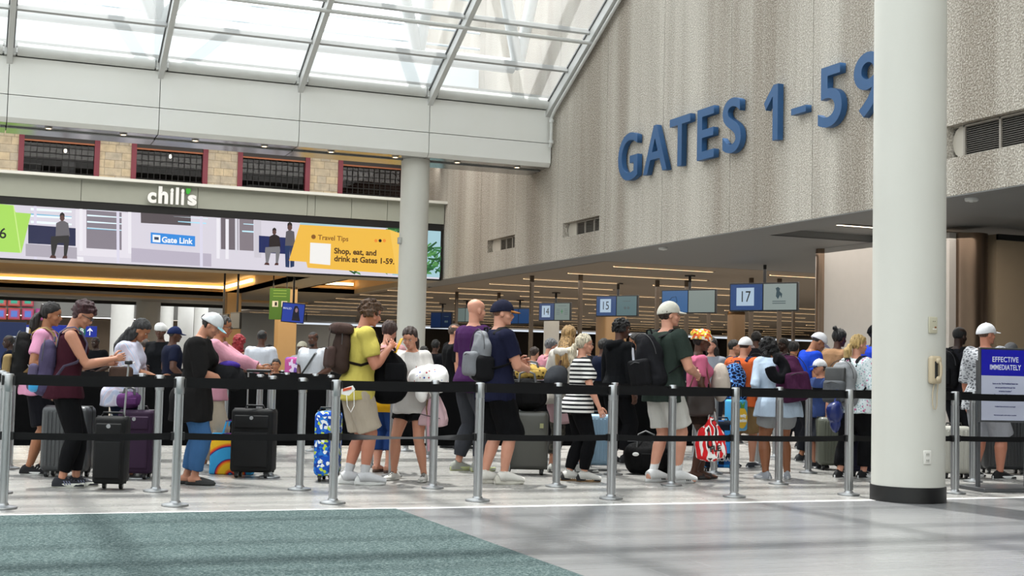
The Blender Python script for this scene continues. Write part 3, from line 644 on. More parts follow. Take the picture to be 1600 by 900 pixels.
# ---------------- far end of the check-in hall
struct('wall_check_in_back', MB().box((WX, 76, 0), (70, 76.3, 3.6)), plain('4b443d', .8)); struct('wall_far_right', MB().box((45, -14, 0), (45.3, 76, 3.6)), plain('5a534b', .8))
bl = empty('light_band', (30, 60, 2.93), 0, 'long white glowing light band above the check-in counters', 'light'); MB().box((-17, -.05, -.03), (14, .05, .05)).build('diffuser', glow('dfe8f2', 1.0), bl); MB().box((-17, -.08, .05), (14, .08, .12)).build('housing', plain('8f9296', .5), bl)
for a in (-16, -8, 0, 8, 13): MB().tube([(a, 0, .12), (a, 0, .5)], .02, 6).build('hanger', A['dark'], bl)
for px, d, wpx, c_, r_, lab in ((956, 44, 38, '9a7b55', 1, 'wide tan clad column behind the display numbered 15'), (1151, 50, 22, '8d7050', 1, 'tan clad column in the hall under the display numbered 17'), (863, 55, 24, 'c9c9c4', 0, 'distant white round column behind the woman with long blond hair')):
    p = CAM + (CF + (px-800)/F_PX*CR)*d; wd = wpx*d/F_PX; o = empty('hall_column', (p.x, p.y, 0), 0, lab, 'column')
    (MB().rbox((0, 0, 1.72), (wd, wd, 3.44), .1) if r_ else MB().lathe([(wd/2-.01, 0), (wd/2, 0), (wd/2, 3.44), (wd/2-.01, 3.44)])).build('shaft', plain(c_, .6), o, True)
    (MB().box((-wd/2-.01, -wd/2-.01, 0), (wd/2+.01, wd/2+.01, .15)) if r_ else MB().lathe([(wd/2, 0), (wd/2+.02, 0), (wd/2+.02, .15), (wd/2, .15)])).build('base_band', A['dark'], o)
for px, d in ((831, 34), (907, 33), (1073, 34.3), (1108, 41), (1174, 33), (1218, 33), (780, 42), (1027, 34.6), (714, 42), (1240, 44)):
    p = CAM + (CF + (px-800)/F_PX*CR)*d; o = empty('divider_post', (p.x, p.y, 0), 0, 'slim brown square post rising from the check-in counters to the slatted ceiling', 'post', 'brown posts of the check-in hall')
    MB().rbox((0, 0, 1.73), (.09, .09, 3.46), .01).build('shaft', plain('4f4234', .5), o); MB().box((-.08, -.08, 0), (.08, .08, .02)).build('foot_plate', A['dark'], o)
# counters under the displays
for k, (px, d) in enumerate(((800, 38.5), (905, 37.5), (1010, 37.5), (1115, 36.5), (1225, 35.6))):
    p = CAM + (CF + (px-800)/F_PX*CR)*d; o = empty('check_in_counter', (p.x, p.y, 0), 0, 'dark brown check-in counter with pale top between two of the brown posts', 'counter', 'check-in counters in the hall')
    MB().box((-.95, -.3, 0), (.95, .3, 1.02)).build('body', plain('3c322a', .6), o); MB().rbox((0, -.03, 1.05), (2.0, .72, .05), .01).build('worktop', plain('8f8b86', .4), o); MB().box((.3, .0, 1.07), (.75, .04, 1.4)).box((.5, .0, 1.05), (.55, .06, 1.1)).build('monitor', A['dark'], o)
# ---------------- hanging displays
def ceil_z(x, y): return 3.78 if (-16 < x < 8.0 and 34.5 < y < 46.5) or (9.2 < x < 11.2 and 34.6 < y < 41.5) else (3.36 if x < WX and y < 54 else 9.5)
def monitor_pair(px, py, d, wpx, hpx, num, lab, two=True, c0='1f4f94', c1='9fb0ae', extra=None):
    p = CAM + (CF + (px-800)/F_PX*CR - (py-450)/F_PX*CU)*d
    W_ = wpx*d/F_PX/.80; H_ = hpx*d/F_PX*.90; o = empty('hanging_display', p, R(90-12+0), lab, 'display'); # local x runs along the screens
    o.rotation_euler = (0, 0, R(-58))
    hw = W_/2
    MB().rbox((0, .05, 0), (W_, .08, H_), .01).build('housing', A['black'], o)
    MB().tube([(0, .08, H_/2), (0, .08, 3.45-p.z)], .035, 8).box((-.1, 0, 3.43-p.z), (.1, .16, 3.46-p.z)).build('ceiling_pole', A['black'], o)
    MB().box((-hw+.03, .0, -H_/2+.03), (-.015, .012, H_/2-.03)).build('screen', glow(c0, .55), o); MB().box((.015, .0, -H_/2+.03), (hw-.03, .012, H_/2-.03)).build('screen', glow(c1, .55), o)
    M0 = Matrix.Rotation(R(90), 4, 'X')
    if num:
        MB().box((-hw*.78, -.006, -H_*.3), (-hw*.26, .0, H_*.33)).build('number_plate', glow('b4cbe0', .8), o)
        text_mesh(num, H_*.55, glow('101418', 1), o, 'lettering', Matrix.Translation((-hw*.52, -.008, 0)) @ M0, .001, 0, .8)
    elif extra == 'wave': MB().tube([(-hw*.8, -.004, -.05), (-hw*.6, -.004, .1), (-hw*.45, -.004, .12), (-hw*.4, -.004, 0), (-hw*.6, -.004, -.08)], .006, 6).build('line_drawing', glow('0d1a2c', 1), o)
    T = glow('56686c', .6)
    if extra == 'dog':
        MB().prism([(hw*.38, -.004, H_*.02), (hw*.40, -.004, H_*.2), (hw*.37, -.004, H_*.3), (hw*.44, -.004, H_*.34), (hw*.5, -.004, H_*.28), (hw*.48, -.004, H_*.2), (hw*.56, -.004, H_*.1), (hw*.54, -.004, -H_*.05), (hw*.5, -.004, H_*.06), (hw*.44, -.004, -H_*.08)], (0, .003, 0)).build('dog_picture', glow('25404a', .8), o)
        for z in (-.17, -.24): MB().box((hw*.28, -.004, H_*z), (hw*.66, .0, H_*(z+.03))).build('text_line', T, o)
    elif extra == 'plus':
        MB().box((hw*.46, -.004, -H_*.1), (hw*.5, .0, H_*.12)).box((hw*.4, -.004, -H_*.01), (hw*.56, .0, H_*.03)).build('cross_mark', glow('3c7f52', .8), o)
        for q in range(4): MB().box((hw*.14, -.004, H_*(.12-.09*q)), (hw*.34, .0, H_*(.14-.09*q))).box((hw*.64, -.004, H_*(.12-.09*q)), (hw*.84, .0, H_*(.14-.09*q))).build('text_line', T, o)
        MB().box((hw*.25, -.004, H_*.3), (hw*.75, .0, H_*.32)).build('text_line', T, o)
    elif extra == 'dots':
        MB().box((hw*.3, -.004, H_*.2), (hw*.7, .0, H_*.23)).build('text_line', T, o); MB().lathe([(.001, 0), (.04, 0), (.04, .003), (.001, .003)], M=Matrix.Translation((hw*.42, -.001, -H_*.1)) @ M0).lathe([(.001, 0), (.04, 0), (.04, .003), (.001, .003)], M=Matrix.Translation((hw*.58, -.001, -H_*.1)) @ M0).build('dot_mark', T, o)
monitor_pair(1192, 464, 28, 93, 50, '17', 'hanging double display numbered 17 beside a pale dog advert', True, '1f4f94', 'a9b8b4', 'dog')
monitor_pair(1075, 471, 32.5, 77, 42, None, 'hanging double display behind the white cap, blue with a line drawing', True, '2f6fae', '9aa9a4', 'wave')
monitor_pair(963, 478, 36, 61, 37, '15', 'hanging double display numbered 15 above the boy in the black track jacket', True, '1f4f8c', '5f8287', 'dots')
monitor_pair(866, 487, 41, 48, 32, '14', 'hanging double display numbered 14 with a pale cross panel', True, '1f4c86', '8ba09c', 'plus')
monitor_pair(810, 494, 46, 40, 28, None, 'distant blue hanging display behind the navy and tan cap', True, '1f4f86', '1f4f86', 'wave')
monitor_pair(727, 492, 47, 34, 26, None, 'distant pale hanging display beside the bald head', True, '7f908c', '8fa09c', 'dots')
monitor_pair(689, 500, 50, 34, 28, None, 'dark blue hanging display beside the cream column over the glasses man', True, '16305a', '14284a', 'dots')
# ---------------- lounge beyond the video wall
struct('ceiling_lounge', plate(-30, WX, 33.56, 54, 3.36, 3.5, [(-16, 8.0, 34.5, 46.5), (9.2, 11.2, 34.6, 41.5)]), plain('a39a88', .7))
struct('ceiling_coffer', MB().box((-16.2, 34.3, 3.78), (8.2, 46.7, 3.88)).box((9.0, 34.4, 3.78), (11.3, 41.7, 3.88)), plain('b09468', .7))
m = MB(); m.box((-16.2, 46.5, 3.36), (8.1, 46.6, 3.78)).box((8.0, 34.4, 3.36), (8.1, 46.6, 3.78)).box((-16.2, 34.4, 3.5), (8.1, 34.5, 3.78)).box((9.1, 41.5, 3.36), (11.3, 41.6, 3.78)).box((11.2, 34.5, 3.5), (11.3, 41.5, 3.78)).box((9.1, 34.5, 3.36), (9.2, 41.5, 3.78)).box((-30, 48.6, 3.30), (WX, 49.6, 3.36)); struct('trim_17', m, plain('d8b078', .6))
cv = empty('cove_light', (0, 46.4, 3.6), 0, 'long warm cove light glowing in the coffered ceiling beyond the screen', 'light'); MB().box((-16, -.05, 0), (7.95, .05, .09)).box((7.87, -5, 0), (7.95, .05, .09)).build('diffuser', glow('ffdca0', 5), cv); MB().box((-16, -.08, -.03), (7.9, .1, 0)).build('cove_shelf', plain('b9935c', .6), cv)
cv = empty('cove_light', (10, 41.3, 3.6), 0, 'short warm cove light in the coffer beside the cream column', 'light'); MB().box((-.75, -.05, 0), (1.1, .05, .09)).build('diffuser', glow('ffdca0', 5), cv); MB().box((-.75, -.08, -.03), (1.1, .1, 0)).build('cove_shelf', plain('b9935c', .6), cv)
struct('trim_18', MB().box((-30, 53.9, 3.24), (WX, 54.1, 3.36)), A['black'])
for px in (4, 110, 214):
    p = on(px, 459+px*.04, 2, 3.35); p = CAM+(p-CAM)*(52.6/p.y); o = empty('recessed_light', (p.x, p.y, 3.36), 0, 'small round recessed light near the far edge of the lounge ceiling', 'light', 'recessed lounge lights'); MB().lathe([(.001, 0), (.14, 0), (.14, -.01), (.001, -.01)]).build('lens', glow('fff6e8', 6), o); MB().lathe([(.14, 0), (.17, 0), (.17, -.015), (.14, -.015)]).build('rim', A['white'], o)
for px, d, wpx, lab in ((365, 44, 28, 'square tan column behind the man in the pink shirt'), (448, 40, 36, 'square tan column behind the small tilted television')):
    p = CAM + (CF + (px-800)/F_PX*CR)*d; wd = wpx*d/F_PX*.8; o = empty('tan_column', (p.x, p.y, 0), 0, lab, 'column'); MB().rbox((0, 0, 1.68), (wd, wd, 3.36), .02).build('shaft', plain('a48962', .6), o); MB().box((-wd/2-.01, -wd/2-.01, 0), (wd/2+.01, wd/2+.01, .15)).build('base_band', A['dark'], o)
# bright atrium beyond
struct('wall_far_concrete', MB().box((-30, 62, 2.95), (11.0, 62.4, 9)), A['concrete'])
struct('wall_far_pale', MB().box((11.0, 64, 0), (WX+6, 64.3, 9)), plain('8d8e8b', .6))
struct('wall_far_lower', MB().box((-30, 63.5, 0), (11.0, 63.8, 2.95)), plain('5a4a38', .7))
struct('ceiling_far', MB().box((-30, 54, 9.5), (WX, 64, 9.7)), plain('c8c8c4', .6))
struct('wall_lounge_left', MB().box((-22, 33.6, 0), (-21.8, 64, 9)), plain('8a857c', .7))
for px, d, r_ in ((193, 58, .48), (233, 52, .46), (262, 60, .3), (292, 55, .32), (316, 60, .3)):
    p = CAM + (CF + (px-800)/F_PX*CR)*d; o = empty('white_column', (p.x, p.y, 0), 0, {193: 'distant white round column behind the woman in the striped blouse', 233: 'thick white round column behind the white knit cap', 262: 'slim white column right of the thick white one', 292: 'slim white column behind the white and light blue cap', 316: 'slim white column nearest the tan column'}[px], 'column')
    MB().lathe([(r_-.01, 0), (r_, 0), (r_, 9), (r_-.01, 9)], n=36).build('shaft', plain('dcdbd6', .5), o, True); MB().lathe([(r_, 0), (r_+.02, 0), (r_+.02, .15), (r_, .15)], n=36).build('base_band', A['dark'], o, True)
# coloured square panels on the far wall
for r_ in range(2):
    for c_ in range(1, 5):
        px = .5+(c_-1)*21.5; py = 469+r_*21+.02*px
        if r_ == 0 and c_ == 4: continue
        p = on(px, py, 1, 61.9); o = empty('wall_art_panel', (p.x, 61.9, p.z), 0, {(0, 0): 'green centred red square panel off the picture edge', (0, 1): 'green centred orange square panel in the upper row at the edge', (0, 2): 'green centred orange square panel in the middle of the upper row', (0, 3): 'green centred red square panel at the right end of the upper row', (1, 0): 'blue centred red square panel off the picture edge', (1, 1): 'blue centred orange square panel in the lower row at the edge', (1, 2): 'blue centred red square panel in the middle of the lower row', (1, 3): 'blue centred crimson square panel in the lower row third from the edge', (1, 4): 'blue centred magenta square panel beside the dark hair clip'}[(r_, c_)], 'wall art')
        s_ = .25; ring = ['b0442c', 'b0442c', 'ac3c2e', 'a03348', '94307a'][c_]
        MB().rbox((0, 0, 0), (2*s_, .06, 2*s_), .01).build('outer_square', plain(ring, .6), o); MB().box((-.20, -.045, -.20), (.20, -.03, .20)).build('middle_square', plain('b5605f' if r_ == 0 else 'a84f7a', .6), o); MB().box((-.13, -.055, -.13), (.13, -.045, .13)).build('centre_square', plain('3fa58a' if r_ == 0 else '5a78c9', .6), o)
# blue signs
def blue_sign(px0, px1, py0, py1, Y_, lab):
    a, b = on(px0, py0, 1, Y_), on(px1, py1, 1, Y_); o = empty('wayfinding_sign', ((a.x+b.x)/2, Y_, (a.z+b.z)/2), 0, lab, 'sign'); hw, hh = (b.x-a.x)/2, (a.z-b.z)/2
    MB().rbox((0, .06, 0), (2*hw, .12, 2*hh), .01).build('panel', glow('1230a8', .75), o); MB().box((-hw*.8, .05, hh), (-hw*.8+.05, .12, 3.05-o.location.z)).box((hw*.8-.05, .05, hh), (hw*.8, .12, 3.05-o.location.z)).build('hanger', A['dark'], o)
    return o, hw, hh
M0 = Matrix.Rotation(R(90), 4, 'X')
o, hw, hh = blue_sign(-40, 50, 505, 526, 61.88, 'blue overhead wayfinding sign with white pictogram at the picture edge')
MB().box((hw*.78, -.008, -hh*.55), (hw*.96, -.002, hh*.6)).build('pictogram', glow('e8ecf6', .9), o)
o, hw, hh = blue_sign(78, 151, 507.5, 527, 61.88, 'blue overhead sign reading Parking with a B and an upward arrow')
text_mesh('Parking', .22, glow('f0f2fa', 1), o, 'lettering', Matrix.Translation((-hw*.05, -.004, -hh*.55)) @ M0, .001, .002)
MB().rbox((hw*.36, -.004, hh*.05), (.32, .008, .34), .003).build('letter_plate', glow('1f6a5a', .8), o); text_mesh('B', .3, glow('f0f6f2', 1), o, 'lettering', Matrix.Translation((hw*.36, -.01, hh*.05)) @ M0, .001, .002)
MB().prism([(hw*.68, -.006, -hh*.7), (hw*.72, -.006, -hh*.7), (hw*.72, -.006, hh*.2), (hw*.82, -.006, hh*.0), (hw*.82, -.006, hh*.15), (hw*.70, -.006, hh*.7), (hw*.58, -.006, hh*.15), (hw*.58, -.006, hh*.0), (hw*.68, -.006, hh*.2)], (0, .004, 0)).build('arrow', glow('f0f2fa', 1), o)
p = floor_at(22, 640); p = CAM + (CF + (21-800)/F_PX*CR)*30; o = empty('banner_stand', (p.x, p.y, 0), R(-12), 'tall dark blue TSA banner standing behind the queue at the picture edge', 'banner')
MB().rbox((0, 0, 1.0), (.62, .03, 1.75), .005).build('banner_sheet', plain('10275a', .6), o); MB().box((-.3, -.12, 0), (.3, .12, .12)).build('base_box', A['dark'], o); text_mesh('TSA PRE', .2, plain('dfe4ee', .5), o, 'lettering', Matrix.Translation((.08, -.02, 1.25)) @ Matrix.Rotation(R(90), 4, 'Y') @ Matrix.Rotation(R(90), 4, 'X') @ Matrix.Rotation(R(0), 4, 'Z'), .001, .003)
# green hanging notice and televisions in the lounge
gp = CAM + (CF + (437-800)/F_PX*CR - (475-450)/F_PX*CU)*37
o = empty('hanging_notice', gp, R(-21), 'tall green hanging notice with two dark pictograms beside the television', 'sign')
MB().rbox((0, 0, 0), (.56, .04, .86), .005).build('panel', plain('3f6b1c', .6), o); MB().box((-.2, -.024, -.08), (-.04, -.02, .08)).box((.05, -.024, -.08), (.21, -.02, .08)).build('pictogram', plain('cfd0c4', .6), o); MB().box((-.13, -.028, -.05), (-.07, -.024, .05)).box((.09, -.028, -.03), (.17, -.024, .03)).build('symbol', A['black'], o)
for z in (.36, .28, .2): MB().box((-.18, -.024, z), (.18, -.02, z+.02)).build('text_line', plain('7da04a', .6), o)
MB().box((-.2, -.01, .43), (-.17, .01, ceil_z(gp.x, gp.y)-gp.z)).box((.17, -.01, .43), (.2, .01, ceil_z(gp.x, gp.y)-gp.z)).build('hanger', A['dark'], o)
gp = CAM + (CF + (458-800)/F_PX*CR - (489-450)/F_PX*CU)*35.3
o = empty('television', gp, R(-14), 'tilted ceiling television showing a dark-haired woman on blue', 'television'); tv = Matrix.Rotation(R(10), 4, 'X') @ Matrix.Rotation(R(4), 4, 'Y')
MB().rbox((0, .03, 0), (.60, .05, .53), .01, tv).build('housing', A['black'], o); MB().box((-.28, -.004, -.24), (.28, .003, .245), tv).build('screen', glow('2743a8', .8), o)
MB().prism([(-.02, -.008, -.2), (.0, -.008, .1), (.03, -.008, .19), (.09, -.008, .2), (.14, -.008, .12), (.16, -.008, -.05), (.2, -.008, -.2)], (0, .003, 0), tv).build('picture_hair', glow('141425', .8), o); MB().ell((.08, -.010, .08), (.035, .003, .06), tv).build('picture_face', glow('a8848c', .7), o)
text_mesh('MALID', .075, glow('cfd8f4', .8), o, 'lettering', tv @ Matrix.Translation((-.16, -.008, .11)) @ M0, .001, .001); MB().tube([(0, .06, .2), (0, .06, ceil_z(gp.x, gp.y)-gp.z)], .03, 8).box((-.12, .0, ceil_z(gp.x, gp.y)-.02-gp.z), (.12, .12, ceil_z(gp.x, gp.y)-gp.z)).build('ceiling_pole', A['black'], o)
for px, py, d, lab, rz in ((367, 501, 36, 'narrow grey television seen from its edge beside the tan column', -75), (346, 503, 38, 'black television seen from behind above the pink shirt man', -65)):
    gp = CAM + (CF + (px-800)/F_PX*CR - (py-450)/F_PX*CU)*d; o = empty('television', gp, R(rz), lab, 'television'); MB().rbox((0, .03, 0), (.6, .06, .45), .01).build('housing', A['black'], o); MB().box((-.28, -.004, -.2), (.28, .002, .2)).build('screen', plain('6c7074', .3), o); MB().tube([(0, .06, .2), (0, .06, ceil_z(gp.x, gp.y)-gp.z)], .03, 8).build('ceiling_pole', A['black'], o)
# ================================================================== QUEUE BARRIERS
PX0, PXD = .255, 1.217
STEEL = A['steel']
def make_post(full=True):
    o = empty('stanchion', (0, 0, 0))
    MB().lathe([(.001, .0), (.098, .0), (.102, .006), (.100, .016), (.075, .022), (.042, .028), (.038, .04), (.001, .04)], n=36).build('base', STEEL, o, True)
    m = MB().lathe([(.001, .03), (.0335, .03), (.0335, .845), (.001, .845)], n=20)
    for k in range(4): a = PI/4+PI/2*k; m.box((-.004, -.004, .05), (.004, .004, .84), Matrix.Translation((.0345*math.cos(a), .0345*math.sin(a), 0)))
    m.build('pole', STEEL, o, True)
    MB().lathe([(.001, .845), (.036, .845), (.038, .85), (.038, .965), (.034, .972), (.001, .974)], n=20).build('head', STEEL, o, True)
    MB().box((-.046, -.026, .89), (-.034, .026, .96)).build('belt_clip', A['black'], o); MB().box((.034, -.026, .89), (.046, .026, .96)).build('belt_clip', A['black'], o)
    return o
def add_lower_clip(o): MB().box((.033, -.022, .495), (.050, .022, .555)).build('lower_clip', A['black'], o); MB().box((-.050, -.022, .495), (-.033, .022, .555)).build('lower_clip', A['black'], o)
def _unused(o):
    return o
def belt_mb(L, z, wd, sag, twist=0):
    m = MB(); n = 10; fr = []; 
    for i in range(n+1):
        t = i/n; x = .045+(L-.09)*t; zz = z-sag*4*t*(1-t); tw = twist*math.sin(PI*t)
        a = Vector((0, math.sin(tw), math.cos(tw)))*wd/2; fr.append((Vector((x, 0, zz))-a, Vector((x, 0, zz))+a))
    vs = []; fs = []
    for s_ in (-.0015, .0015):
        for a, b in fr: vs += [a+Vector((0, s_, 0)), b+Vector((0, s_, 0))]
    k = 2*(n+1)
    for i in range(n):
        q = 2*i; fs += [(q, q+2, q+3, q+1), (k+q, k+q+1, k+q+3, k+q+2), (q, k+q, k+q+2, q+2), (q+1, q+3, k+q+3, k+q+1)]
    m._add(vs, fs); return m
proto = make_post()
rowY = [10.42, 11.58, 12.85, 14.1, 15.4] + [16.7+1.3*k for k in range(8)]
BM = []
for L in (PXD,):
    BM = [(belt_mb(L, .926, .066, .006), 'top'), (belt_mb(L, .524, .050, .008), 'low'), (belt_mb(L, .524, .050, .008, 1.3), 'low')]
tpl = [b.build('belt', BELT, None, True) for b, _ in BM]
rn = ['front row', 'second row', 'third row', 'fourth row', 'fifth row']
WH_ = {0: ['at the picture edge before the purple-tank woman', 'before the woman in white and light blue cap', 'before the yellow tee man, paper mask tied on it', 'before the purple tee man', 'before the platinum ponytail woman', 'before the boy in the orange tee', 'before the blonde in the floral blouse', 'just past the payphone column'],
       1: ['at the picture edge', 'beside the black upright suitcase', 'near the blue patterned suitcase', None, 'before the grey-olive suitcase', 'before the tall man in white shorts', 'before the denim jacket woman', None, 'beside the camouflage tee man']}
proto_parts = [x for x in proto.children]
for r, y in enumerate(rowY):
    if r == 0: ks = list(range(0, 9))
    elif r == 1: ks = list(range(0, 9))
    elif r == 2: ks = list(range(0, 9))
    elif r == 3: ks = list(range(0, 10))
    elif r == 4: ks = list(range(0, 11))
    else: ks = list(range(2, 11))
    for k in ks:
        x = PX0+PXD*k + (.13 if (r >= 3 and r % 2) else 0) + (.05 if r > 5 else 0)
        if r == 1 and k == 3: y2 = y
        if r == 0 and k == 8: x = 10.05
        if (r, k) == (3, 5) : x += .1
        o = proto.copy(); COL.objects.link(o)
        for ch in proto_parts: c_ = ch.copy(); COL.objects.link(c_); c_.parent = o
        o.location = (x, y, 0)
        if r == 0: lab = 'front row steel stanchion ' + (WH_[0]+['beyond the picture edge by the notice stand'])[k]; g = None
        elif r == 1 and k < 9 and WH_[1][k]: lab = 'second row steel stanchion ' + WH_[1][k]; g = None
        else: lab = 'steel stanchion with black belts in the %s of the queue' % (['second', 'third', 'fourth', 'fifth', 'sixth', 'seventh', 'eighth', 'ninth', 'tenth', 'eleventh', 'twelfth', 'thirteenth'][r-1]+' row'); g = 'queue stanchions of row %s' % (['two', 'three', 'four', 'five', 'six', 'seven', 'eight', 'nine', 'ten', 'eleven', 'twelve', 'thirteen'][r-1])
        tag(o, lab, 'stanchion', g)
        if r == 0: add_lower_clip(o)
        if k != ks[-1]:
            L = (10.05-x)/PXD if (r == 0 and k == 7) else 1
            for q in ((0, 1) if not (r == 0 and k == 2) else (0, 2)):
                if r > 0 and q: continue
                b = tpl[q].copy(); COL.objects.link(b); b.parent = o; b.scale = (L, 1, 1)
        if r == 4 and k <= 6:
            MB().box((.05, -.004, .17), (PXD-.05, .004, .93)).box((.03, -.012, .15), (PXD-.03, .012, .18)).build('banner', plain('060607', .9, 0, .1), o)
for t_ in tpl+proto_parts+[proto]: bpy.data.objects.remove(t_)
# paper face mask hanging from the third front stanchion
p = Vector((PX0+2*PXD, 10.42, 0)); o = empty('face_mask', (p.x+.07, p.y-.055, .87), 0, 'white face mask with red and yellow print hooked on the front belt', 'mask')
MB().prism([(-.04, 0, .03), (.05, 0, .06), (.07, 0, .03), (.02, 0, -.02), (-.04, 0, -.01)], (0, .01, 0)).build('cup', plain('e4e2df', .7), o); MB().prism([(-.03, -.003, .035), (.04, -.003, .05), (.04, -.003, .03), (-.03, -.003, .012)], (0, .003, 0)).build('print_stripe', plain('c8502c', .7), o)
MB().tube([(.0, 0, -.01), (.01, 0, -.1), (.04, 0, -.15), (.065, 0, -.1), (.06, 0, .03)], .003, 6).build('ear_loop', plain('e4e2df', .7), o)
# ================================================================== COLUMN FITTINGS
def on_col(px, z):
    q = on(px, 580, 1, CY-.28); dx = (q.x-CX); 
    # angle on the column facing the camera ray
    ray = CF + (px-800)/F_PX*CR; ray.z = 0; ray.normalize()
    b = -(Vector((CX, CY, 0)).dot(ray)); c = CX*CX+CY*CY-CRD*CRD; t = -b-math.sqrt(max(b*b-c, 0)); h = ray*t
    a = math.atan2(h.y-CY, h.x-CX); return Vector((h.x, h.y, z)), a+PI/2
def zat(px, py, P): return EYE + ((576.6+.0232*(px-800))-py)/F_PX*row_y(Vector((P.x, P.y, EYE)))
def fit(px, py, name, lab, cat):
    P, a = on_col(px, 0); z = zat(px, py, P); return empty(name, (P.x, P.y, z), a, lab, cat)
o = fit(1458, 578, 'payphone', 'beige wall payphone with hanging handset and curled cord on the column', 'telephone'); BG = plain('b8a88c', .45)
MB().rbox((0, -.028, 0), (.125, .06, .245), .025).build('body', BG, o, True); MB().rbox((-.012, -.06, .0), (.03, .012, .15), .004).build('dial_panel', A['dark'], o)
h = MB().tube([(.010, -.075, .075), (.016, -.088, .04), (.016, -.088, -.04), (.010, -.075, -.075)], .012, 10).ell((.006, -.068, .08), (.028, .020, .027)).ell((.006, -.068, -.08), (.028, .020, .027)).build('handset', BG, o, True)
cord = [(.005+.028*math.cos(t)-.0, -.02, -.22+.10*math.sin(t)*1.0) for t in [PI*x/14 for x in range(0, 29)]]
MB().tube([(.0, -.02, -.12), (-.018, -.02, -.2), (-.018, -.02, -.3), (-.005, -.02, -.345), (.015, -.02, -.345), (.03, -.02, -.31), (.032, -.02, -.2), (.024, -.04, -.12)], .0045, 8).build('cord', BG, o, True)
o = fit(1457, 508, 'wall_jack_plate', 'small cream jack plate above the payphone with rust spot', 'wall plate'); MB().rbox((0, -.008, 0), (.09, .016, .145), .006).build('plate', plain('b9b49e', .5), o, True); MB().box((-.006, -.018, .03), (.0, -.015, .036)).box((.012, -.018, .03), (.018, -.015, .036)).build('hole', A['dark'], o); MB().ell((.022, -.016, -.02), (.011, .004, .009)).build('rust_spot', plain('7a4a2a', .9), o, True); MB().box((-.01, -.02, -.04), (.03, -.016, -.028)).build('jack', plain('d8d5c8', .5), o)
o = fit(1449.5, 714, 'power_outlet', 'white double power outlet low on the payphone column', 'outlet'); MB().rbox((0, -.005, 0), (.075, .012, .12), .006).build('plate', plain('d8d6cf', .4), o, True)
for z in (.027, -.027): MB().rbox((0, -.011, z), (.036, .006, .032), .01).build('socket', plain('c4c2ba', .4), o, True); MB().box((-.01, -.016, z-.004), (-.006, -.013, z+.008)).box((.006, -.016, z-.004), (.01, -.013, z+.008)).build('slot', A['dark'], o)
o = empty('junction_box', (8.2, 26.72, 0), 0, 'small grey junction box on the cream column beside the travel tips card', 'box'); o.location = on(626, 376, 1, 26.9); MB().rbox((-.02, 0, 0), (.08, .09, .14), .01).build('body', plain('a9a9a5', .5), o); MB().rbox((-.03, -.05, 0), (.05, .02, .1), .005).build('cover', plain('bdbdb8', .5), o)
# ================================================================== NOTICE STAND
yS = 10.62; a = on(1535, 545, 1, yS); b = on(1602, 658, 1, yS); sw, shh = b.x-a.x, a.z-b.z
o = empty('notice_stand', (a.x+sw/2, yS, 0), R(-8), 'chrome floor stand holding the blue and white EFFECTIVE IMMEDIATELY notice', 'sign stand')
zc = (a.z+b.z)/2; hw = sw/2; GM = plain('6e7073', .3, .8)
MB().rbox((0, .0, zc), (sw+.03, .03, shh+.03), .006).build('frame', GM, o); MB().box((-hw+.005, -.02, zc+shh*.13), (hw-.005, -.016, zc+shh/2-.005)).build('blue_panel', plain('1414a4', .4), o); MB().box((-hw+.005, -.02, zc-shh/2+.005), (hw-.005, -.016, zc+shh*.13)).build('white_panel', plain('b9bdd0', .4), o)
MB().rbox((-hw-.0, .03, a.z/2-.05), (.035, .035, a.z-.12), .004).rbox((hw+.0, .03, a.z/2-.05), (.035, .035, a.z-.12), .004).build('upright', GM, o); MB().rbox((.08, .05, .02), (sw+.32, .5, .035), .006).build('base', GM, o)
t1, t2 = plain('dfe2f4', .5), plain('1c1c6c', .5)
text_mesh('EFFECTIVE', .073, t1, o, 'lettering', Matrix.Translation((0, -.023, zc+shh*.355)) @ M0, .001, .0008, .84, 'CENTER', 1.06); text_mesh('IMMEDIATELY', .073, t1, o, 'lettering', Matrix.Translation((0, -.023, zc+shh*.245)) @ M0, .001, .0008, .74, 'CENTER', 1.06)
for i, (s_, sz, dz) in enumerate((('Items on the TSA Prohibited Items List', .022, -.0), ('are not permitted through this', .022, -.055), ('screening location.*', .022, -.105), ('Discovery of prohibited items may', .022, -.155), ('result in GOAA Security Violation', .022, -.205), ('Prohibited items can be found on www.tsa.gov', .015, -.32), ('*Non-hazardous liquids in sealed containers are permitted.', .013, -.44))):
    text_mesh(s_, sz, t2, o, 'lettering', Matrix.Translation((0, -.022, zc+shh*.02+dz*shh)) @ M0, .0006, .0003, .82)
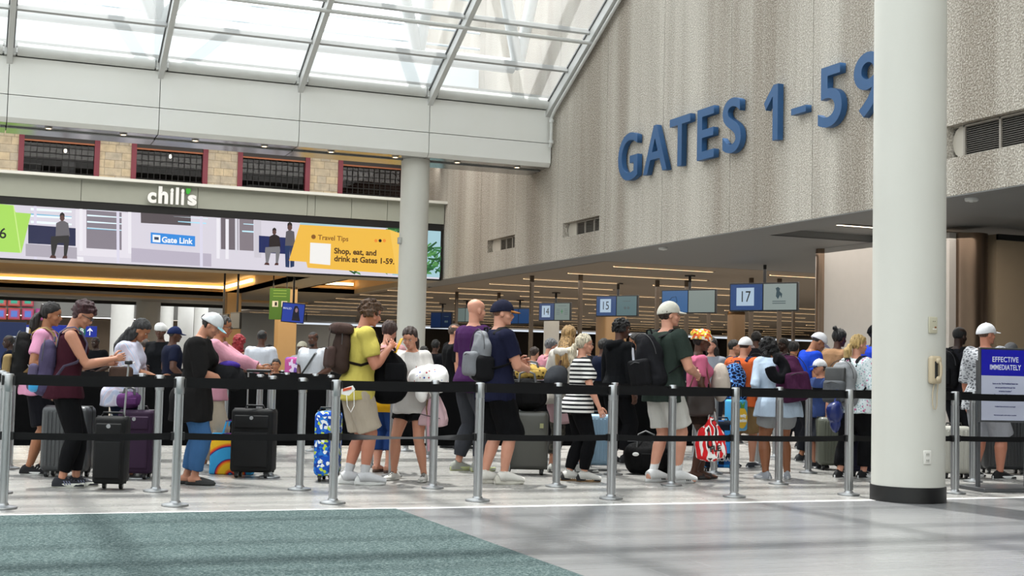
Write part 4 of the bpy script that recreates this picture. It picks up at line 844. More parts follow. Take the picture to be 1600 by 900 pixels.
# ================================================================== LUGGAGE
def put(px, py, face):      # face: 0 = pointing right in the photo, 90 = away, 180 = left, 270 = towards the viewer
    p = floor_at(px, py); return p, R(face)-YAW-PI/2
DARKP = plain('0b0b0c', .45, 0, .3)
def suitcase(px, py, face, W, H, D, c, label, ribs=0, handle=0, soft=False, mat=None, mtl=None, wheels=4, latch=None, xoff=0):
    p, rz = put(px, py, face); o = empty('suitcase', p, rz, label, 'suitcase'); z0 = .055
    body = mat or plain(c, .75 if soft else .35, 0, .3 if soft else .5); m = MB().rbox((0, 0, z0+H/2), (W, D, H), .035 if soft else .05)
    m.build('shell', body, o, True)
    if ribs:
        q = MB()
        for k in range(ribs):
            x = -W/2+.05+(W-.1)*(k+.5)/ribs; q.rbox((x, 0, z0+H/2), ((W-.1)/ribs*.5, D+.014, H-.1), .006)
        q.build('rib', body, o, True)
    MB().rbox((0, 0, z0+H/2), (W+.006, .012, H+.006), .03).build('zip_band', DARKP, o, True)
    for x in (-W/2+.06, W/2-.06):
        for y in ((-D/2+.05, D/2-.05) if wheels == 4 else (D/2-.04,)):
            wv = MB().lathe([(.001, -.014), (.026, -.014), (.028, -.008), (.028, .008), (.026, .014), (.001, .014)], n=16, M=Matrix.Translation((x, y, .028)) @ Matrix.Rotation(R(90), 4, 'Y')).build('wheel', DARKP, o, True); MB().box((x-.02, y-.02, .04), (x+.02, y+.02, .07)).build('caster_fork', DARKP, wv); MB().lathe([(.001, -.0155), (.012, -.0155), (.012, .0155), (.001, .0155)], n=12, M=Matrix.Translation((x, y, .028)) @ Matrix.Rotation(R(90), 4, 'Y')).build('hub', plain('b9b9b9', .4), wv)
    MB().tube([(-.09, 0, z0+H), (-.08, 0, z0+H+.03), (.08, 0, z0+H+.03), (.09, 0, z0+H)], .009, 8).build('top_handle', DARKP, o, True)
    if handle:
        q = MB().tube([(-.1, D/2-.03, z0+H-.1), (-.1, D/2-.03, z0+H+handle)], .008, 8).tube([(.1, D/2-.03, z0+H-.1), (.1, D/2-.03, z0+H+handle)], .008, 8).build('telescopic_handle', plain('a5a7a9', .3, .7), o, True); MB().rbox((0, D/2-.03, z0+H+handle), (.24, .035, .03), .01).build('grip', DARKP, q, True)
    if soft: MB().rbox((0, -D/2-.008, z0+H*.36), (W*.82, .03, H*.55), .012).rbox((0, -D/2-.006, z0+H*.8), (W*.82, .024, H*.2), .012).build('front_pocket', body, o, True); MB().lathe([(.001, 0), (.018, 0), (.018, .004), (.001, .004)], n=14, M=Matrix.Translation((0, -D/2-.016, z0+H*.86)) @ Matrix.Rotation(R(90), 4, 'X')).build('badge', plain('8f9092', .4), o)
    if latch: MB().box((W*.3, -D/2-.012, z0+H*.72), (W*.38, -D/2-.004, z0+H*.8)).build('latch', plain(latch, .3, .5), o)
    return o
suitcase(104, 745, 86, .44, .60, .26, '3f4143', 'dark grey ribbed hard suitcase behind the purple-tank woman', ribs=9)
o = suitcase(172, 765, 92, .26, .56, .24, '0b0b0c', 'small black soft upright suitcase standing on the queue floor', soft=True, wheels=2)
MB().tube([(.08, .05, .6), (.10, .05, 1.06)], .009, 8).build('telescopic_handle', plain('a5a7a9', .3, .7), o, True); MB().rbox((.10, .05, 1.07), (.05, .09, .035), .01).build('grip', DARKP, o, True)
suitcase(212, 748, 90, .32, .58, .24, '2c1730', 'dark purple soft suitcase behind a second row stanchion', soft=True)
suitcase(395, 746, 88, .40, .60, .26, '0d0d0e', 'black soft suitcase with raised handle beside the rainbow striped bag', soft=True, handle=.36)
suitcase(511, 751, 90, .22, .60, .40, None, 'blue and lime triangle print suitcase half hidden by the front stanchion', mat=pattern('blue_case'))
suitcase(820, 741, 92, .46, .60, .28, '4b4b46', 'olive grey hard suitcase carrying a black duffel', ribs=0, latch='9a9a70')
q = suitcase(930, 734, 90, .42, .56, .26, '7f9db3', 'light blue hard suitcase beside the striped tee woman', ribs=7)
suitcase(1030, 706, 90, .40, .52, .24, '3a3c40', 'dark ribbed hard suitcase far behind the tall man in white shorts', ribs=10)
o = suitcase(1124, 738, 90, .40, .52, .24, None, 'black suitcase with blue pixel print beside the red and white plastic bag', mat=pattern('pixels'))
text_mesh('MINECRAFT', .055, plain('a9abae', .5), o, 'lettering', Matrix.Translation((0, -.135, .15)) @ M0, .001, .002)
suitcase(1300, 734, 88, .36, .56, .26, '55584c', 'olive green ribbed hard suitcase under the dark blue plastic bag', ribs=8)
suitcase(1357, 744, 84, .46, .64, .30, '15152a', 'large navy soft suitcase beside the payphone column', soft=True)
suitcase(1490, 747, 90, .34, .52, .26, 'a8a69d', 'cream hard suitcase just past the payphone column', ribs=5)
suitcase(1566, 740, 90, .50, .62, .28, '1d1f22', 'large black ribbed suitcase behind the notice stand', ribs=10)
for x0, y0, lab in ((210, 709, 'black luggage trolley bag in the dark behind the striped blouse woman'),):
    suitcase(x0, y0, 90, .5, .6, .3, '0e0e10', lab, soft=True)
def duffel(px, py, face, L, r_, c, label, z=0, mat=None, name='duffel_bag'):
    p, rz = put(px, py, face); p.z = z; o = empty(name, p, rz, label, 'bag'); mt = mat or cloth(c, .8)
    MB().rbox((0, 0, r_), (L, r_*1.7, r_*2), r_*.7).ell((0, 0, r_*1.4), (L*.4, r_*.7, r_*.8)).build('body', mt, o, voxel=.015, fold=.012)
    MB().tube([(-L*.22, -r_*.6, r_*1.7), (-L*.18, -r_*.3, r_*2.5), (0, -.0, r_*2.7), (L*.18, -r_*.3, r_*2.5), (L*.22, -r_*.6, r_*1.7)], (.012, .004), 8).build('handle', DARKP, o, True)
    MB().rbox((L*.1, -r_*.88, r_*.9), (L*.45, .02, r_*.9), .01).build('side_pocket', mt, o, True); MB().tube([(-L*.42, 0, r_*2.05), (L*.42, 0, r_*2.05)], .005, 6).build('zip', plain('5a5a5c', .4, .5), o)
    return o
o = duffel(1008, 741, 90, .46, .17, '101011', 'black duffel bag with white tag on the floor behind the tall man'); MB().ell((-.12, -.16, .22), (.035, .006, .02)).build('tag', plain('d8d8d6', .5), o, True)
duffel(1042, 741, 90, .30, .17, '0e0e10', 'small black bag slumped between the legs of the tall man')
duffel(820, 741, 92, .42, .15, '131314', 'black leather duffel resting on the olive grey suitcase', z=.67)
duffel(826, 740, 92, .34, .07, None, 'leopard print pouch lying on the black leather duffel', z=.985, mat=pattern('leopard'), name='pouch')
duffel(198, 748, 90, .24, .07, '54305c', 'purple pouch lying on the dark purple suitcase', z=.65, name='pouch')
def shopping_bag(px, py, face, W, H, D, mat, label, z=0, text=None, tc='c9d6e6'):
    p, rz = put(px, py, face); p.z = z; o = empty('shopping_bag', p, rz, label, 'bag')
    MB().rbox((0, 0, H/2), (W, D, H), .02, taper=.96).build('body', mat, o, True)
    for y in (-D/2, D/2): MB().tube([(-W*.2, y, H*.98), (-W*.12, y, H+.12), (W*.12, y, H+.12), (W*.2, y, H*.98)], (.01, .003), 8).build('handle', mat, o, True)
    if text:
        MB().rbox((W*.3, -D/2-.003, H*.45), (W*.42, .006, H*.5), .002).build('emblem', plain('c8402c', .6), o); MB().rbox((W*.3, -D/2-.006, H*.45), (W*.36, .006, H*.44), .002).build('emblem_field', plain('1d2a66', .6), o)
        text_mesh('A\nA', H*.17, plain(tc, .5), o, 'lettering', Matrix.Translation((W*.3, -D/2-.011, H*.45)) @ M0, .001, .002)
    return o
shopping_bag(362, 741, 90, .42, .40, .16, pattern('rainbow_bag'), 'sky blue shopping bag with rainbow stripes beside the black suitcase', text=True)
# ================================================================== PEOPLE
V = Vector
def lerp(a, b, t): return a+(b-a)*t
TORSO = [(.455, .060, .060, .0), (.47, .092, .072, -.004), (.50, .100, .078, -.008), (.53, .098, .074, -.006), (.56, .090, .066, -.002), (.60, .080, .058, .002), (.64, .080, .058, .004), (.68, .088, .063, .004), (.72, .097, .068, .004), (.76, .104, .068, .0), (.79, .104, .060, -.004), (.815, .088, .048, -.006), (.835, .052, .040, -.004), (.85, .036, .034, -.002)]
TORSO_F = [(.455, .062, .064, .0), (.47, .098, .078, -.006), (.50, .106, .086, -.012), (.53, .102, .080, -.010), (.56, .090, .068, -.004), (.60, .076, .056, .0), (.64, .074, .054, .004), (.68, .080, .060, .006), (.72, .088, .070, .012), (.76, .092, .064, .006), (.79, .092, .054, -.004), (.815, .078, .044, -.006), (.835, .046, .036, -.004), (.85, .032, .030, -.002)]
def ik(S, T, a, b, hint):
    d = T-S; L = d.length
    if L > (a+b)*.995: T = S+d*((a+b)*.995/L); d = T-S; L = d.length
    u = d.normalized(); h = V(hint); h = (h-u*h.dot(u)); h.normalize(); c = (a*a-b*b+L*L)/(2*L); e = math.sqrt(max(a*a-c*c, 0)); return S+u*c+h*e, T
HEADP = [(.0, .055, .012, .020), (.010, .080, -.005, .032), (.026, .084, -.028, .045), (.042, .082, -.048, .053), (.050, .088, -.055, .056), (.058, .083, -.06, .059), (.066, .088, -.066, .062), (.078, .086, -.074, .066), (.095, .087, -.085, .070), (.110, .080, -.092, .072), (.120, .079, -.095, .073), (.132, .089, -.098, .075), (.15, .091, -.101, .077), (.168, .087, -.100, .077), (.185, .074, -.094, .073), (.202, .052, -.078, .062), (.217, .022, -.055, .044), (.226, -.005, -.035, .022), (.229, -.015, -.02, .006)]
def hairline(q):   # keeps the hair off the face
    lim = .089 if q.z > .178 else (lerp(.0, .080, (q.z-.115)/.063) if q.z > .115 else -.012+(q.z-.115)*.35)
    return V((q.x, min(q.y, lim), max(q.z, .015)))
SKIN = {'w': 'b5836a', 'p': 'c4917a', 'l': '9a6a4c', 't': '835539', 'b': '4d3022', 'd': '2f1d16', 'r': 'b27a63'}
ROOM = [0]
def person(label, px, gy, hy, face=0, sk='w', fem=False, w=1.0, lean=0, nod=0, turn=0, hands=(None, None), feet=None, top=None, bottom=None, shoes=None, hair=None, cap=None, glasses=None, near=True, belly=0, extra=.012, name='person', voxel=None, socks=None, hunch=0, fine=1, group=None, mask=None):
    loc, rz = put(px, gy, face)
    if not near:
        mids = [12.2, 13.5, 14.75, 16.05]+[17.35+1.3*i for i in range(12)]; ty = min(mids, key=lambda m_: abs(m_-loc.y)); t_ = ty/loc.y; loc = V((loc.x*t_, loc.y*t_, 0))
        xk = round((loc.x-PX0)/PXD-.5)
    d = row_y(V((loc.x, loc.y, EYE))); hx = px+(gy-hy)*.022
    zt = EYE + ((576.6+.0232*(hx-800))-hy)/F_PX*d
    loss = (1-math.cos(R(lean)))*.42+(1-math.cos(R(nod)))*.06+ .0*nod
    H = (zt-extra)/(1-loss); S = H/1.75*w; s = H
    o = empty(name, loc, rz, label, 'person', group)
    vx = voxel or (.0075 if near else .013)
    ln = R(lean); hp = V((0, -.0, .52*s))
    def pose(p):
        p = V(p); t = max(0, min(1, (p.z/s-.50)/.12)); a = ln*t*(t*(3-2*t)) if t < 1 else ln
        if hunch and p.z/s > .70: a += R(hunch)*(p.z/s-.70)/.15
        q = p-hp; ca_, sa_ = math.cos(a), math.sin(a); return hp+V((q.x, q.y*ca_+q.z*sa_, q.z*ca_-q.y*sa_))
    T_ = TORSO_F if fem else TORSO; shw = (.098 if fem else .108)*(.9+.1*w)*s
    SH = {k: pose(V((k*shw, -.004*s, .800*s))) for k in (-1, 1)}
    HP = {k: V((k*.052*s*(.85+.15*w), -.004*s, .50*s)) for k in (-1, 1)}
    ft = feet or ((-.052, -.012, 8), (.052, .022, -8))
    FT = {}
    for k, f in zip((-1, 1), ft): FT[k] = (V((f[0]*s, f[1]*s, .046*s)), R(f[2]), (f[3]*s if len(f) > 3 else 0))
    for k in (-1, 1):
        if FT[k][2]: FT[k][0].z += FT[k][2]
    KN = {}; AN = {}
    for k in (-1, 1): KN[k], AN[k] = ik(HP[k], FT[k][0], .238*s, .232*s, (k*.08, 1, .1))
    EL = {}; WR = {}
    for k, h in zip((-1, 1), hands):
        if h is None: h = (.150*(.75+.25*w), .025, .475)
        elif h == 'behind': h = (.13, -.08, .50)
        elif len(h) == 3: pass
        T = V((k*h[0]*s, h[1]*s, h[2]*s)); hint = (k*(h[3] if len(h) > 3 else .5), -.5, -.9)
        EL[k], WR[k] = ik(SH[k], T, .168*s, .148*s, hint)
    def rings(off, z0=.0, z1=1, hem=None, top_in=1.0, flare=0, wz=1.0):
        out = []; R0 = [r for r in T_ if z0 <= r[0] <= z1]
        if hem is not None and hem < R0[0][0]:
            b = R0[1] if R0[0][0] < .465 else R0[0]; R0 = [r for r in R0 if r[0] > .465]
            R0 = [(hem, max(b[1], .1)+flare, max(b[2], .078)+flare*.8, b[3])] + [(lerp(hem, R0[0][0], .5), max(b[1], .1)+flare*.6, max(b[2], .078)+flare*.5, b[3])] + R0
        for z, a, b, c in R0:
            bl_ = belly*math.exp(-((z-.61)/.07)**2)*s; off2 = off+(.008 if flare and z < .57 else 0); A_, B_ = a*s*w*(1 if z < .80 else top_in)+off2, b*s*(.55+.45*w)+off2+bl_*.5
            if z > .82: A_ = a*s+off; B_ = b*s+off
            g = []
            for i in range(18):
                th = 2*PI*i/18; cx, cy = math.cos(th), math.sin(th); ex = .82
                g.append(pose(V((A_*math.copysign(abs(cx)**ex, cx), c*s+bl_*.5+B_*math.copysign(abs(cy)**ex, cy), z*s))))
            out.append(g)
        return out
    # --- head frame
    NB = pose(V((0, -.002*s, .842*s))); hd = R(nod)+ln*.6; sc = .1285*s/.229*(1.0 if s > 1.45 else 1.1)
    HM = Matrix.Translation(pose(V((0, .012*s, .868*s)))+V((0, .012*s*math.sin(hd), -.008*s*math.sin(hd)))) @ Matrix.Rotation(R(turn), 4, 'Z') @ Matrix.Rotation(-hd, 4, 'X') @ Matrix.Scale(sc, 4)
    # --- body: one surface
    B = MB(); B.loft(rings(0))
    nk = .030*s*(1 if fem else 1.08); B.tube([NB+V((0, -.006*s, -.03*s)), NB, HM @ V((0, -.030, .03)), HM @ V((0, -.035, .09))], [nk*1.3, nk*1.02, nk*.9, nk*.85], 14)
    hr = []
    for z, f, b, hw_ in HEADP:
        cy, ry = (f+b)/2, (f-b)/2; g = []
        for i in range(20):
            th = 2*PI*i/20; cx, sy_ = math.cos(th), math.sin(th); g.append(HM @ V((hw_*math.copysign(abs(cx)**.9, cx), cy+ry*sy_, z)))
        hr.append(g)
    B.loft(hr)
    B.tube([HM @ V((0, .078, .122)), HM @ V((0, .092, .105)), HM @ V((0, .104, .085)), HM @ V((0, .096, .074)), HM @ V((0, .08, .072))], [.008*sc, .010*sc, .014*sc, .014*sc, .009*sc], 10)
    B.ell((0, .072, .014), (.022, .016, .014), HM); B.ell((0, .080, .048), (.024, .013, .011), HM)
    for k in (-1, 1):
        B.ell((k*.040, .052, .078), (.026, .026, .024), HM)
        if fine: B.ell((k*.078, -.008, .098), (.009, .019, .032), HM @ Matrix.Rotation(0, 4, 'Z'), 10, 7)
    ar = .031*s*(.6+.4*w)*(.86 if fem else 1.05)
    for k in (-1, 1):
        B.ell(tuple(SH[k]), (ar*1.2, ar*1.25, ar*1.2))
        U = lambda t: SH[k].lerp(EL[k], t); W_ = lambda t: EL[k].lerp(WR[k], t)
        B.tube([U(0), U(.3), U(.6), U(.9), EL[k], W_(.12), W_(.35), W_(.7), W_(1), W_(1.0)+(WR[k]-EL[k]).normalized()*.02*s], [ar*1.2, ar*1.15, ar*1.02, ar*.86, ar*.84, ar*.88, ar*.86, ar*.66, (ar*.62, ar*.5), (ar*.62, ar*.5)], 12)
        lr = .047*s*(.5+.5*w)*(1.04 if fem else 1)
        L1 = lambda t: HP[k].lerp(KN[k], t); L2 = lambda t: KN[k].lerp(AN[k], t)+V((0, -.006*s*math.sin(PI*min(1, t*1.3)), 0))
        B.tube([HP[k]+V((0, 0, .03*s)), L1(0), L1(.2), L1(.5), L1(.8), KN[k], L2(.12), L2(.32), L2(.6), L2(.85), L2(1)], [lr*1.05, lr*1.12, lr*1.12, lr*.97, lr*.78, lr*.70, lr*.68, lr*.75, lr*.60, lr*.44, lr*.42], 14)
        B.ell(tuple(HP[k]+V((0, -.032*s, .005*s))), (.052*s*w, .045*s, .048*s))
        if fem: B.ell(tuple(pose(V((k*.040*s, .055*s, .728*s)))), (.038*s*w, .030*s*w, .034*s*w))
        fd = V((math.sin(-FT[k][1]), math.cos(FT[k][1]), 0)); a_ = AN[k]
        lift = FT[k][2]
        if shoes is None or shoes[0] in ('sandal', 'slide', 'clog'):
            g = V((a_.x, a_.y, lift)); B.tube([g-fd*.035*s+V((0, 0, .028*s)), g+V((0, 0, .034*s)), g+fd*.03*s+V((0, 0, .026*s)), g+fd*.07*s+V((0, 0, .018*s)), g+fd*.105*s+V((0, 0, .014*s)), g+fd*.118*s+V((0, 0, .012*s))], [.018*s, (.022*s, .026*s), (.023*s, .022*s), (.027*s, .016*s), (.025*s, .010*s), (.012*s, .006*s)], 12, up=(1, 0, 0))
    X = MB()
    for k in (-1, 1):   # palm into the body, fingers as chains rooted in it
        dr = (WR[k]-EL[k]).normalized(); inw = V((-k, 0, 0)); nrm = (inw-dr*inw.dot(dr))
        if nrm.length < .1: nrm = V((0, 0, -1)).cross(dr)
        nrm.normalize(); th = dr.cross(nrm)*k; th.normalize()
        if abs(th.length) < .1: th = V((0, 1, 0))
        c0 = WR[k]; hs = s/1.75
        B.tube([c0, c0+dr*.03*hs, c0+dr*.065*hs, c0+dr*.092*hs], [(.022*hs, .017*hs), (.034*hs, .016*hs), (.040*hs, .015*hs), (.036*hs, .012*hs)], 12, up=th)
        if fine:
            cr_ = .55 if hands[(k+1)//2] is None else .95
            for q, (off, L) in enumerate(((.029, .070), (.010, .078), (-.010, .072), (-.028, .056))):
                p = c0+dr*.080*hs+th*off*hs; pts = [p]; a = .12
                for seg, fl in ((.45, .30), (.3, .9), (.25, 1.2)):
                    a += fl*cr_*.75; p = p+(dr*math.cos(a)+nrm*math.sin(a)+th*off*1.2)*L*seg*hs; pts.append(p)
                X.tube(pts, [.0095*hs, .0090*hs, .0082*hs, .0065*hs], 7)
            p = c0+dr*.022*hs+th*.026*hs; X.tube([p, p+(dr*.6+th*.65+nrm*.3)*.034*hs, p+(dr*.85+th*.62+nrm*.5)*.058*hs, p+(dr*1.15+th*.45+nrm*.7)*.074*hs], [.0125*hs, .0115*hs, .0098*hs, .0075*hs], 7)
    body = B.build('body', skin(SKIN[sk]), o, voxel=vx, smooth_it=2, extra=X)
    # --- face details
    if fine:
        ec = hairm(hair[1] if hair else '2a1c14')
        for k in (-1, 1):
            MB().ell((k*.030, .0765, .1135), (.0125, .006, .0058), HM, 10, 6).build('eye', plain('cfc8c0', .3), body, True); MB().ell((k*.030, .0810, .1135), (.0058, .0028, .0058), HM, 8, 6).build('iris', plain('20150f', .2), body, True)
            MB().tube([HM @ V((k*.014, .0895, .1275)), HM @ V((k*.030, .0885, .132)), HM @ V((k*.046, .080, .128))], (.0035*sc, .0022*sc), 6).build('eyebrow', ec, body, True)
        MB().tube([HM @ V((-.022, .083, .047)), HM @ V((-.008, .0935, .0505)), HM @ V((.008, .0935, .0505)), HM @ V((.022, .083, .047))], [(.002*sc, .003*sc), (.004*sc, .0055*sc), (.004*sc, .0055*sc), (.002*sc, .003*sc)], 8).build('lips', plain({'w': 'a3594f', 'p': 'a85b55', 'l': '8a4a40', 't': '6f3c32', 'b': '55302a', 'd': '3c211d', 'r': 'a3594f'}[sk], .45), body, True)
    # --- hair
    def hb(c, r_, clip=hairline): HB.ell(c, r_, HM, 20, 12, clip if not cap else (lambda q: (lambda h: V((h.x*.97, h.y*.97, min(h.z, .150))))(clip(q))))
    if hair:
        st, hc = hair[0], hair[1]; HB = MB(); CPD = bool(cap); rs = random.Random(hash(label) % 1000 if False else len(label)*7+int(px)); hv = .009 if near else .014; hf = .006
        if st == 'buzz': hb((0, -.010, .140), (.0815, .101, .093)); hf = 0
        elif st == 'stubble':
            for k in (-1, 1): HB.ell((0, -.02, .10), (.079, .085, .035), HM, 18, 8, lambda q: V((q.x, min(q.y, -.005), q.z))); break
            hf = 0
        elif st in ('short', 'bun', 'pony', 'long', 'curly_top'): hb((0, -.014, .142), (.091, .110, .105))
        if st == 'long':
            for i in range(5): z = .10-.045*i; HB.ell((0, -.075-.006*i, z-.03), (.082-.004*i, .045, .06), HM, 16, 8)
            for k in (-1, 1): HB.ell((k*.068, -.03, .02), (.026, .05, .09), HM, 12, 8); HB.ell((k*.07, -.04, -.07), (.028, .04, .08), HM, 12, 8)
            L_ = hair[2] if len(hair) > 2 else .12
            g = [pose(V((x*s, -.075*s, (.80-L_*t)*s))) for x, t in ((0, 0), (0, .3), (0, .6), (0, 1))]
            HB.tube([HM @ V((0, -.09, .06))]+g, [(.08*sc, .045*sc), (.06*s*.9, .03*s), (.055*s, .026*s), (.05*s, .022*s), (.02*s, .012*s)], 14, up=(1, 0, 0)); hf = .008
        if st == 'pony':
            L_ = hair[2] if len(hair) > 2 else .12
            HB.tube([HM @ V((0, -.08, .10)), HM @ V((0, -.125, .09)), HM @ V((0, -.15, .02)), HM @ V((0, -.145, -.06)), HM @ V((0, -.13, -.06-L_))], [.026*sc, .032*sc, .054*sc, .050*sc, .014*sc], 12)
            MB().lathe([(.018, -.008), (.027, -.008), (.027, .008), (.018, .008)], n=14, M=HM @ Matrix.Translation((0, -.118, .092)) @ Matrix.Rotation(R(80), 4, 'X')).build('hair_tie', A['black'], body, True)
        if st == 'bun': HB.ell((0, -.105, hair[2] if len(hair) > 2 else .15), (.034, .034, .034), HM, 14, 9)
        if st in ('curly', 'afro', 'curly_top', 'curly_long'):
            n_ = {'curly': 150, 'afro': 230, 'curly_top': 90, 'curly_long': 330}[st]; gr = {'curly': 1.0, 'afro': 1.22, 'curly_top': 1.05, 'curly_long': 1.15}[st]
            hb((0, -.015, .14), (.086*gr, .104*gr, .10*gr))
            for _ in range(n_):
                a, z = rs.uniform(0, 2*PI), rs.uniform(-.55 if st != 'curly_top' else .25, 1); q = math.sqrt(1-z*z); c = V((.088*gr*q*math.cos(a), -.015+.104*gr*q*math.sin(a), .142+.098*gr*z))
                if st == 'curly_long' and rs.random() < .5: c = V((rs.uniform(-.11, .11), rs.uniform(-.13, -.03), rs.uniform(-.10, .08)))
                lim = .075 if c.z > .17 else (.03 if c.z > .12 else -.01)
                if c.y > lim+.03 or (cap and c.z > .14): continue
                r_ = rs.uniform(.013, .024); HB.ell(tuple(c), (r_, r_, r_), HM, 8, 5)
            hv = .006 if near else .012; hf = 0
        if HB.v:
            crl = 'curl' in st or st == 'afro'
            HB.build('hair', hairm(hc), body, voxel=(.0065 if near else .012), smooth_it=1, fold=(.009 if crl else .0045) if st != 'buzz' else 0, fk=(90, 90, 1) if crl else (110, 120, .08))
        if st == 'beard' : pass
    if mask: pass
    if cap:
        cs_, cc, bc = cap[0], cap[1], cap[2]; C_ = MB()
        if cs_ in ('cap', 'beanie', 'scarf'):
            zc_ = .128 if cs_ == 'cap' else .12; gr = 1 if cs_ != 'scarf' else 1.16; prof = []
            cm = pattern(cc) if cc in ('headscarf',) else cloth(cc)
            for i in range(13):
                t = i/12; z = .126+ .120*gr*math.sin(t*PI/2)-.0; q = math.cos(t*PI/2)**.85
                prof.append([HM @ V((.094*gr*q*math.cos(th) if q > .02 else .001*math.cos(th), -.010+.120*gr*q*math.sin(th) if q > .02 else -.006+.001*math.sin(th), z+(-.018 if math.sin(th) < 0 else 0)*q*abs(math.sin(th)))) for th in [2*PI*j/24 for j in range(24)]])
            C_.loft(prof); C_.build('hat', cm, body, voxel=.007 if near else .012, smooth_it=2, fold=.003 if cs_ == 'cap' else .008)
            if cs_ == 'scarf': MB().ell((0, -.08, .19), (.075, .075, .065), HM).ell((0, .02, .225), (.07, .075, .045), HM).build('wrap_fold', cm, body, voxel=.009, fold=.008, fk=(40, 40, 1))
            if cs_ == 'cap':
                br = []; n_ = 9; sgn = 1
                top_, bot_ = [], []
                for i in range(n_+1):
                    a = PI*i/n_; x = .074*math.cos(a); yb = .075+.0*abs(x); yo = .082+.092*math.sin(a)**.75
                    top_.append((x, yb, .150-3.2*x*x*.6)); bot_.append((x, yo, .150-.022*math.sin(a)-3.2*x*x))
                vs = [HM @ V(p) for p in top_]+[HM @ V(p) for p in bot_]; vs += [v_-HM.to_3x3() @ V((0, 0, .007)) for v_ in vs]; N = n_+1; fs = []
                for i in range(n_): fs += [(i, N+i, N+i+1, i+1), (2*N+i, 2*N+i+1, 3*N+i+1, 3*N+i), (N+i, 3*N+i, 3*N+i+1, N+i+1)]
                b_ = MB(); b_._add(vs, fs); b_.build('brim', cloth(bc), body, True)
                MB().ell((0, -.006, .246), (.009, .009, .005), HM, 8, 5).build('button', cloth(cc), body, True)
    if glasses:
        G_ = MB(); gm = plain('141414', .25); dk_ = glasses == 'dark'
        for k in (-1, 1):
            lens = [HM @ V((k*.032+.021*math.cos(a), .098, .112+.015*math.sin(a))) for a in [2*PI*i/14 for i in range(15)]]
            G_.tube(lens, .0022*sc, 6, caps=False)
            G_.tube([HM @ V((k*.053, .097, .117)), HM @ V((k*.074, .05, .116)), HM @ V((k*.078, -.01, .112))], .0022*sc if not dk_ else .004*sc, 6)
            if dk_: MB().ell((k*.032, .097, .112), (.021, .003, .016), HM, 12, 6).build('lens', plain('050505', .1), body, True)
        G_.tube([HM @ V((-.011, .099, .116)), HM @ V((.011, .099, .116))], .0022*sc, 6); G_.build('glasses', gm, body, True)
    # --- bottoms
    if bottom:
        kind, bc, Lb = bottom[0], bottom[1], bottom[2]; loose = bottom[3] if len(bottom) > 3 else .012
        bm_ = pattern(bc) if bc in ('camo_dark', 'camo_grey', 'floral') else cloth(bc)
        P = MB(); rg = rings(.006+loose*.15, .455, .565); P.loft(rg)
        if kind == 'skirt': P = MB(); P.loft(rings(.012, .455, .565, hem=Lb, flare=.01))
        else:
            for k in (-1, 1):
                path, rad = [HP[k]+V((0, 0, .02*s))], [lr*1.1+.012]
                for t in [i/12 for i in range(0, 25)]:
                    if t > Lb*2: break
                    c = L1_ = HP[k].lerp(KN[k], t) if t <= 1 else KN[k].lerp(AN[k], t-1)
                    b = np.interp(t, [0, .2, .5, .8, 1, 1.12, 1.32, 1.6, 1.85, 2], [1.12, 1.12, .97, .78, .70, .68, .75, .60, .44, .42])*lr
                    lo = loose*(.5+.5*min(1, t*1.2))+(.010 if loose > .008 else .006)
                    if loose > .02 and t > 1: b = max(b, lr*.62)
                    if Lb < .62 and t > .5: b = max(b, lr*.85)
                    path.append(c+V((0, -.004*s*math.sin(PI*min(1, max(0, t-1))) if t > 1 else 0, 0))); rad.append(b+lo)
                P.tube(path, rad, 16)
                P.ell(tuple(HP[k]+V((0, -.030*s, .003*s))), (.052*s*w+.009, .045*s+.010, .048*s+.008))
        P.build({'pants': 'trousers', 'shorts': 'shorts', 'skirt': 'skirt', 'leggings': 'leggings'}[kind], bm_, o, voxel=.009 if near else .015, smooth_it=3, fold=min(.007, loose*.35) if near else 0)
    # --- tops
    if top:
        sl, tc, hem = top[0], top[1], top[2]; lo = (top[3] if len(top) > 3 else .014)*.68+.004
        tm = pattern(tc) if tc in ('bw_stripes', 'soft_stripes', 'floral', 'camo_grey') else cloth(tc)
        Tm = MB(); Tm.loft(rings(lo+.006, .50, .842 if sl != 'tank' else .815, hem=hem if hem < .50 else None, flare=lo*.15, top_in=1.0 if sl != 'tank' else .82) if hem < .50 else rings(lo+.006, hem, .842))
        if fem:
            for k in (-1, 1): Tm.ell(tuple(pose(V((k*.040*s, .055*s, .728*s)))), (.040*s*w+lo*.8, .032*s*w+lo*.8, .036*s*w+lo))
        send = {'tank': 0, 'short': .78, 'elbow': 1.1, 'long': 1.96, 'cap': .45}[sl]
        if sl == 'tank':
            for k in (-1, 1): Tm.tube([pose(V((k*.055*s, .052*s, .77*s))), pose(V((k*.058*s, .02*s, .833*s))), pose(V((k*.058*s, -.05*s, .78*s)))], (.018*s, .006*s), 8, up=(1, 0, 0))
        else:
            for k in (-1, 1):
                Tm.ell(tuple(SH[k]), (ar*1.2+lo*.7, ar*1.25+lo*.8, ar*1.2+lo*.6)); Tm.tube([pose(V((k*.045*s, -.004*s, .812*s))), pose(V((k*shw*.8, -.004*s, .806*s)))], [.034*s, .036*s], 10)
                path, rad = [], []
                for t in [i/10 for i in range(0, 21)]:
                    if t > send+.01: break
                    path.append(SH[k].lerp(EL[k], t) if t <= 1 else EL[k].lerp(WR[k], t-1)); rad.append(ar*np.interp(t, [0, .3, .6, .9, 1, 1.35, 1.7, 2], [1.2, 1.15, 1.02, .9, .9, .9, .74, .68])+lo*(.55+.5*min(1, t))*(1.15 if sl in ('short', 'elbow', 'cap') else .8))
                if len(path) > 1: Tm.tube(path, rad, 14)
